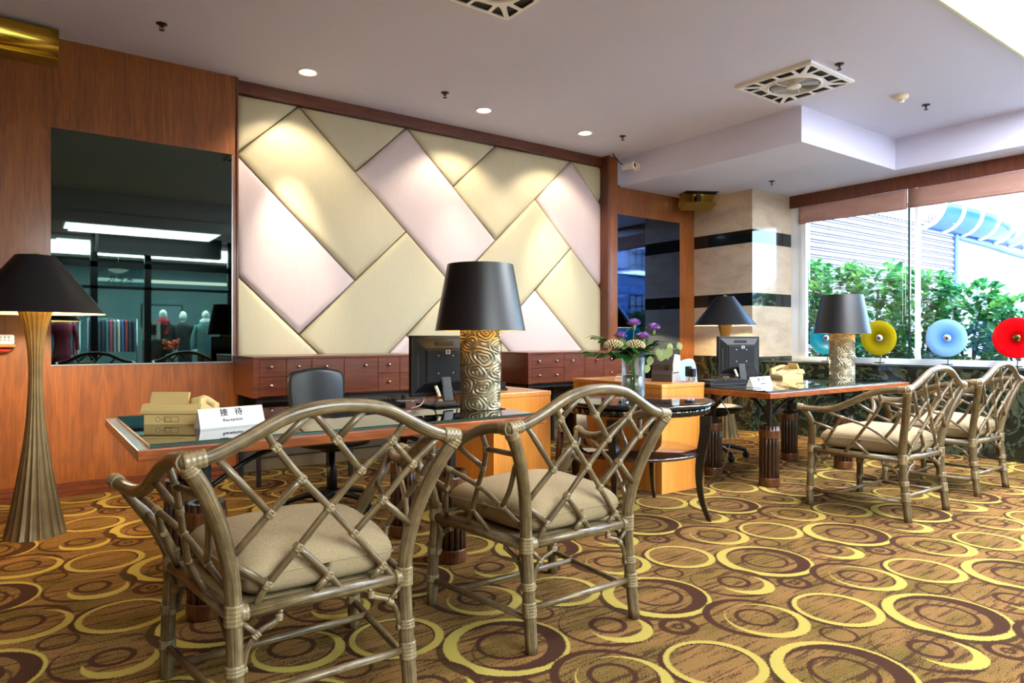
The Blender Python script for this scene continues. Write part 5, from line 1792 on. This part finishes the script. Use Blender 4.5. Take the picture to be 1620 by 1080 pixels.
def mannequin(x, y, label, top, legs, scarf=None, skirt=False):
    t = thing('mannequin', label, 'mannequin', (x, y, 0), rr.uniform(-.3, .3), 'shop mannequins')
    bw = plain('mannequin_white', (226, 224, 216), .5) if 'mw' not in M else M['mw']
    M['mw'] = bw
    m = MB()
    m.mx = Matrix.Diagonal((1, .68, 1, 1))
    if skirt:
        m.lathe([(.20, .28), (.22, .30), (.155, .85), (.125, 1.05), (.16, 1.25), (.175, 1.40), (.06, 1.47)], 20)
    else:
        m.lathe([(.165, .78), (.17, .80), (.135, 1.05), (.165, 1.25), (.185, 1.40), (.06, 1.47)], 20)
    m.mx = Matrix.Identity(4)
    for s in (-1, 1):
        m.tube([(s * .16, 0, 1.40), (s * .225, .0, 1.15), (s * .235, .03, .92)], [.05, .042, .034], 10)
    m.build('garment', top, t)
    m = MB(); m.sphere((0, 0, 1.60), .085, 14, 10, (.85, 1, 1.25)); m.tube([(0, 0, 1.44), (0, 0, 1.54)], .042, 10, 0)
    for s in (-1, 1):
        m.tube([(s * .235, .03, .92), (s * .24, .04, .80)], [.026, .02], 8, 0)
    m.build('body', bw, t)
    m = MB()
    for s in (-1, 1):
        m.tube([(s * .08, 0, .82), (s * .085, .01, .45), (s * .09, 0, .02)], [.085, .06, .045], 10)
    m.build('trousers', legs, t)
    if scarf:
        m = MB(); m.lathe([(.06, 1.40), (.12, 1.44), (.115, 1.50), (.065, 1.54)], 16, flute=lambda th, r, z: r * (1 + .1 * sin(5 * th)), cap=False); m.boxc((.03, .10, 1.32), (.08, .03, .2), .01); m.build('scarf', scarf, t)
    return t


bk, rd, tl = plain('cloth_black', (26, 28, 34), .9), plain('cloth_red', (200, 40, 60), .9), plain('cloth_teal', (90, 140, 140), .9)
mannequin(2.264, -3.2, 'mannequin in a black jacket with a red scarf, seen in the left mirror', bk, bk, rd)
mannequin(2.75, -3.9, 'mannequin in a long black coat, seen in the left mirror', bk, bk, None, True)
mannequin(3.05, -3.2, 'mannequin in a teal jacket with a white collar, seen in the left mirror', tl, bk, plain('cloth_white', (230, 230, 230), .9))
mannequin(3.42, -3.9, 'mannequin in a long red dress, seen in the left mirror', rd, rd, None, True)
mannequin(.60, -3.3, 'mannequin in a dark red coat far left, seen in the left mirror', plain('cloth_wine', (150, 40, 66), .9), tl, None, True)
t = thing('display_screen', 'bright shop display screen behind the mannequins, seen in the left mirror', 'screen', (2.40, -4.2, 1.40))
m = MB(); m.box(-.36, .36, -.02, .02, 0, .42); m.build('screen', emit('screen_glow', (190, 236, 250), 1.6), t)
m = MB(); m.box(-.40, .40, -.05, -.021, -.04, .46); m.box(-.05, .05, -.05, -.02, -1.4, 0); m.build('frame', M['dark'], t)
t = thing('flower_vase', 'pale vase with orange and red flowers in the shop, seen in the left mirror', 'vase', (2.34, -2.75, 0))
m = MB(); m.lathe([(.09, 0), (.1, .02), (.06, .3), (.11, .72), (.09, .84)], 16); m.build('vase_body', plain('vase_grey', (170, 176, 170), .4), t)
m = MB()
for k in range(40):
    d = Vector((rr.uniform(-1, 1), rr.uniform(-1, 1), rr.uniform(-.2, 1)))
    m.sphere(Vector((0, 0, .95)) + d * .16, .03, 6, 4)
m.build('blossoms', plain('orange_flower', (224, 90, 50), .7), t)
cols = [(170, 60, 90), (60, 90, 140), (40, 44, 60), (110, 120, 130), (150, 50, 60), (60, 100, 110), (190, 170, 160), (40, 50, 70)]
for rk, (x0, x1, y, z, lab) in enumerate(((.25, .95, -4.6, 1.5, 'clothes rail at the far left of the shop, seen in the left mirror'), (1.1, 2.0, -4.8, 1.55, 'clothes rail in the middle of the shop, seen in the left mirror'))):
    t = thing('clothes_rail', lab, 'clothes rail', ((x0 + x1) / 2, y, 0))
    h = (x1 - x0) / 2
    m = MB(); m.tube([(-h, 0, 0), (-h, 0, z), (h, 0, z), (h, 0, 0)], .012, 6, 0); m.build('rail', M['steel'], t)
    for k in range(int((x1 - x0) / .07)):
        tag_c = plain('garment_%d_%d' % (rk, k), cols[(k * 3 + rk) % 8], .9)
        g_ = thing('hanging_garment', 'garment hanging on the ' + lab.split(',')[0], 'garment', ((x0 + x1) / 2 - h + .05 + .07 * k, y, z), 0, 'garments on the ' + lab.split(',')[0])
        m = MB(); m.prism([(-.2, -.06), (0, -.015), (.2, -.06), (.23, -.7), (-.23, -.7)], -.022, .022, 'x'); m.build('garment', tag_c, g_)
t = thing('picture_stand', 'small framed picture beside the mannequins, seen in the left mirror', 'picture', (2.02, -2.9, 0))
m = MB(); m.boxc((0, 0, .55), (.3, .25, 1.1)); m.build('plinth', plain('plinth', (86, 80, 76), .6), t)
m = MB(); m.box(-.15, .15, -.02, .0, 1.12, 1.46); m.build('frame', M['white'], t)
m = MB(); m.box(-.08, .08, .0, .004, 1.2, 1.4); m.build('print', M['ink'], t)
t = thing('blue_crate', 'stack of blue boxes at the right of the shop, seen in the left mirror', 'boxes', (3.36, -2.65, 0))
for k in range(3):
    m = MB(); m.box(-.14, .16, -.2, .2, .40 * k, .40 * k + .38, .01); m.build('box', plain('blue_box', (30, 90, 200), .5), t)
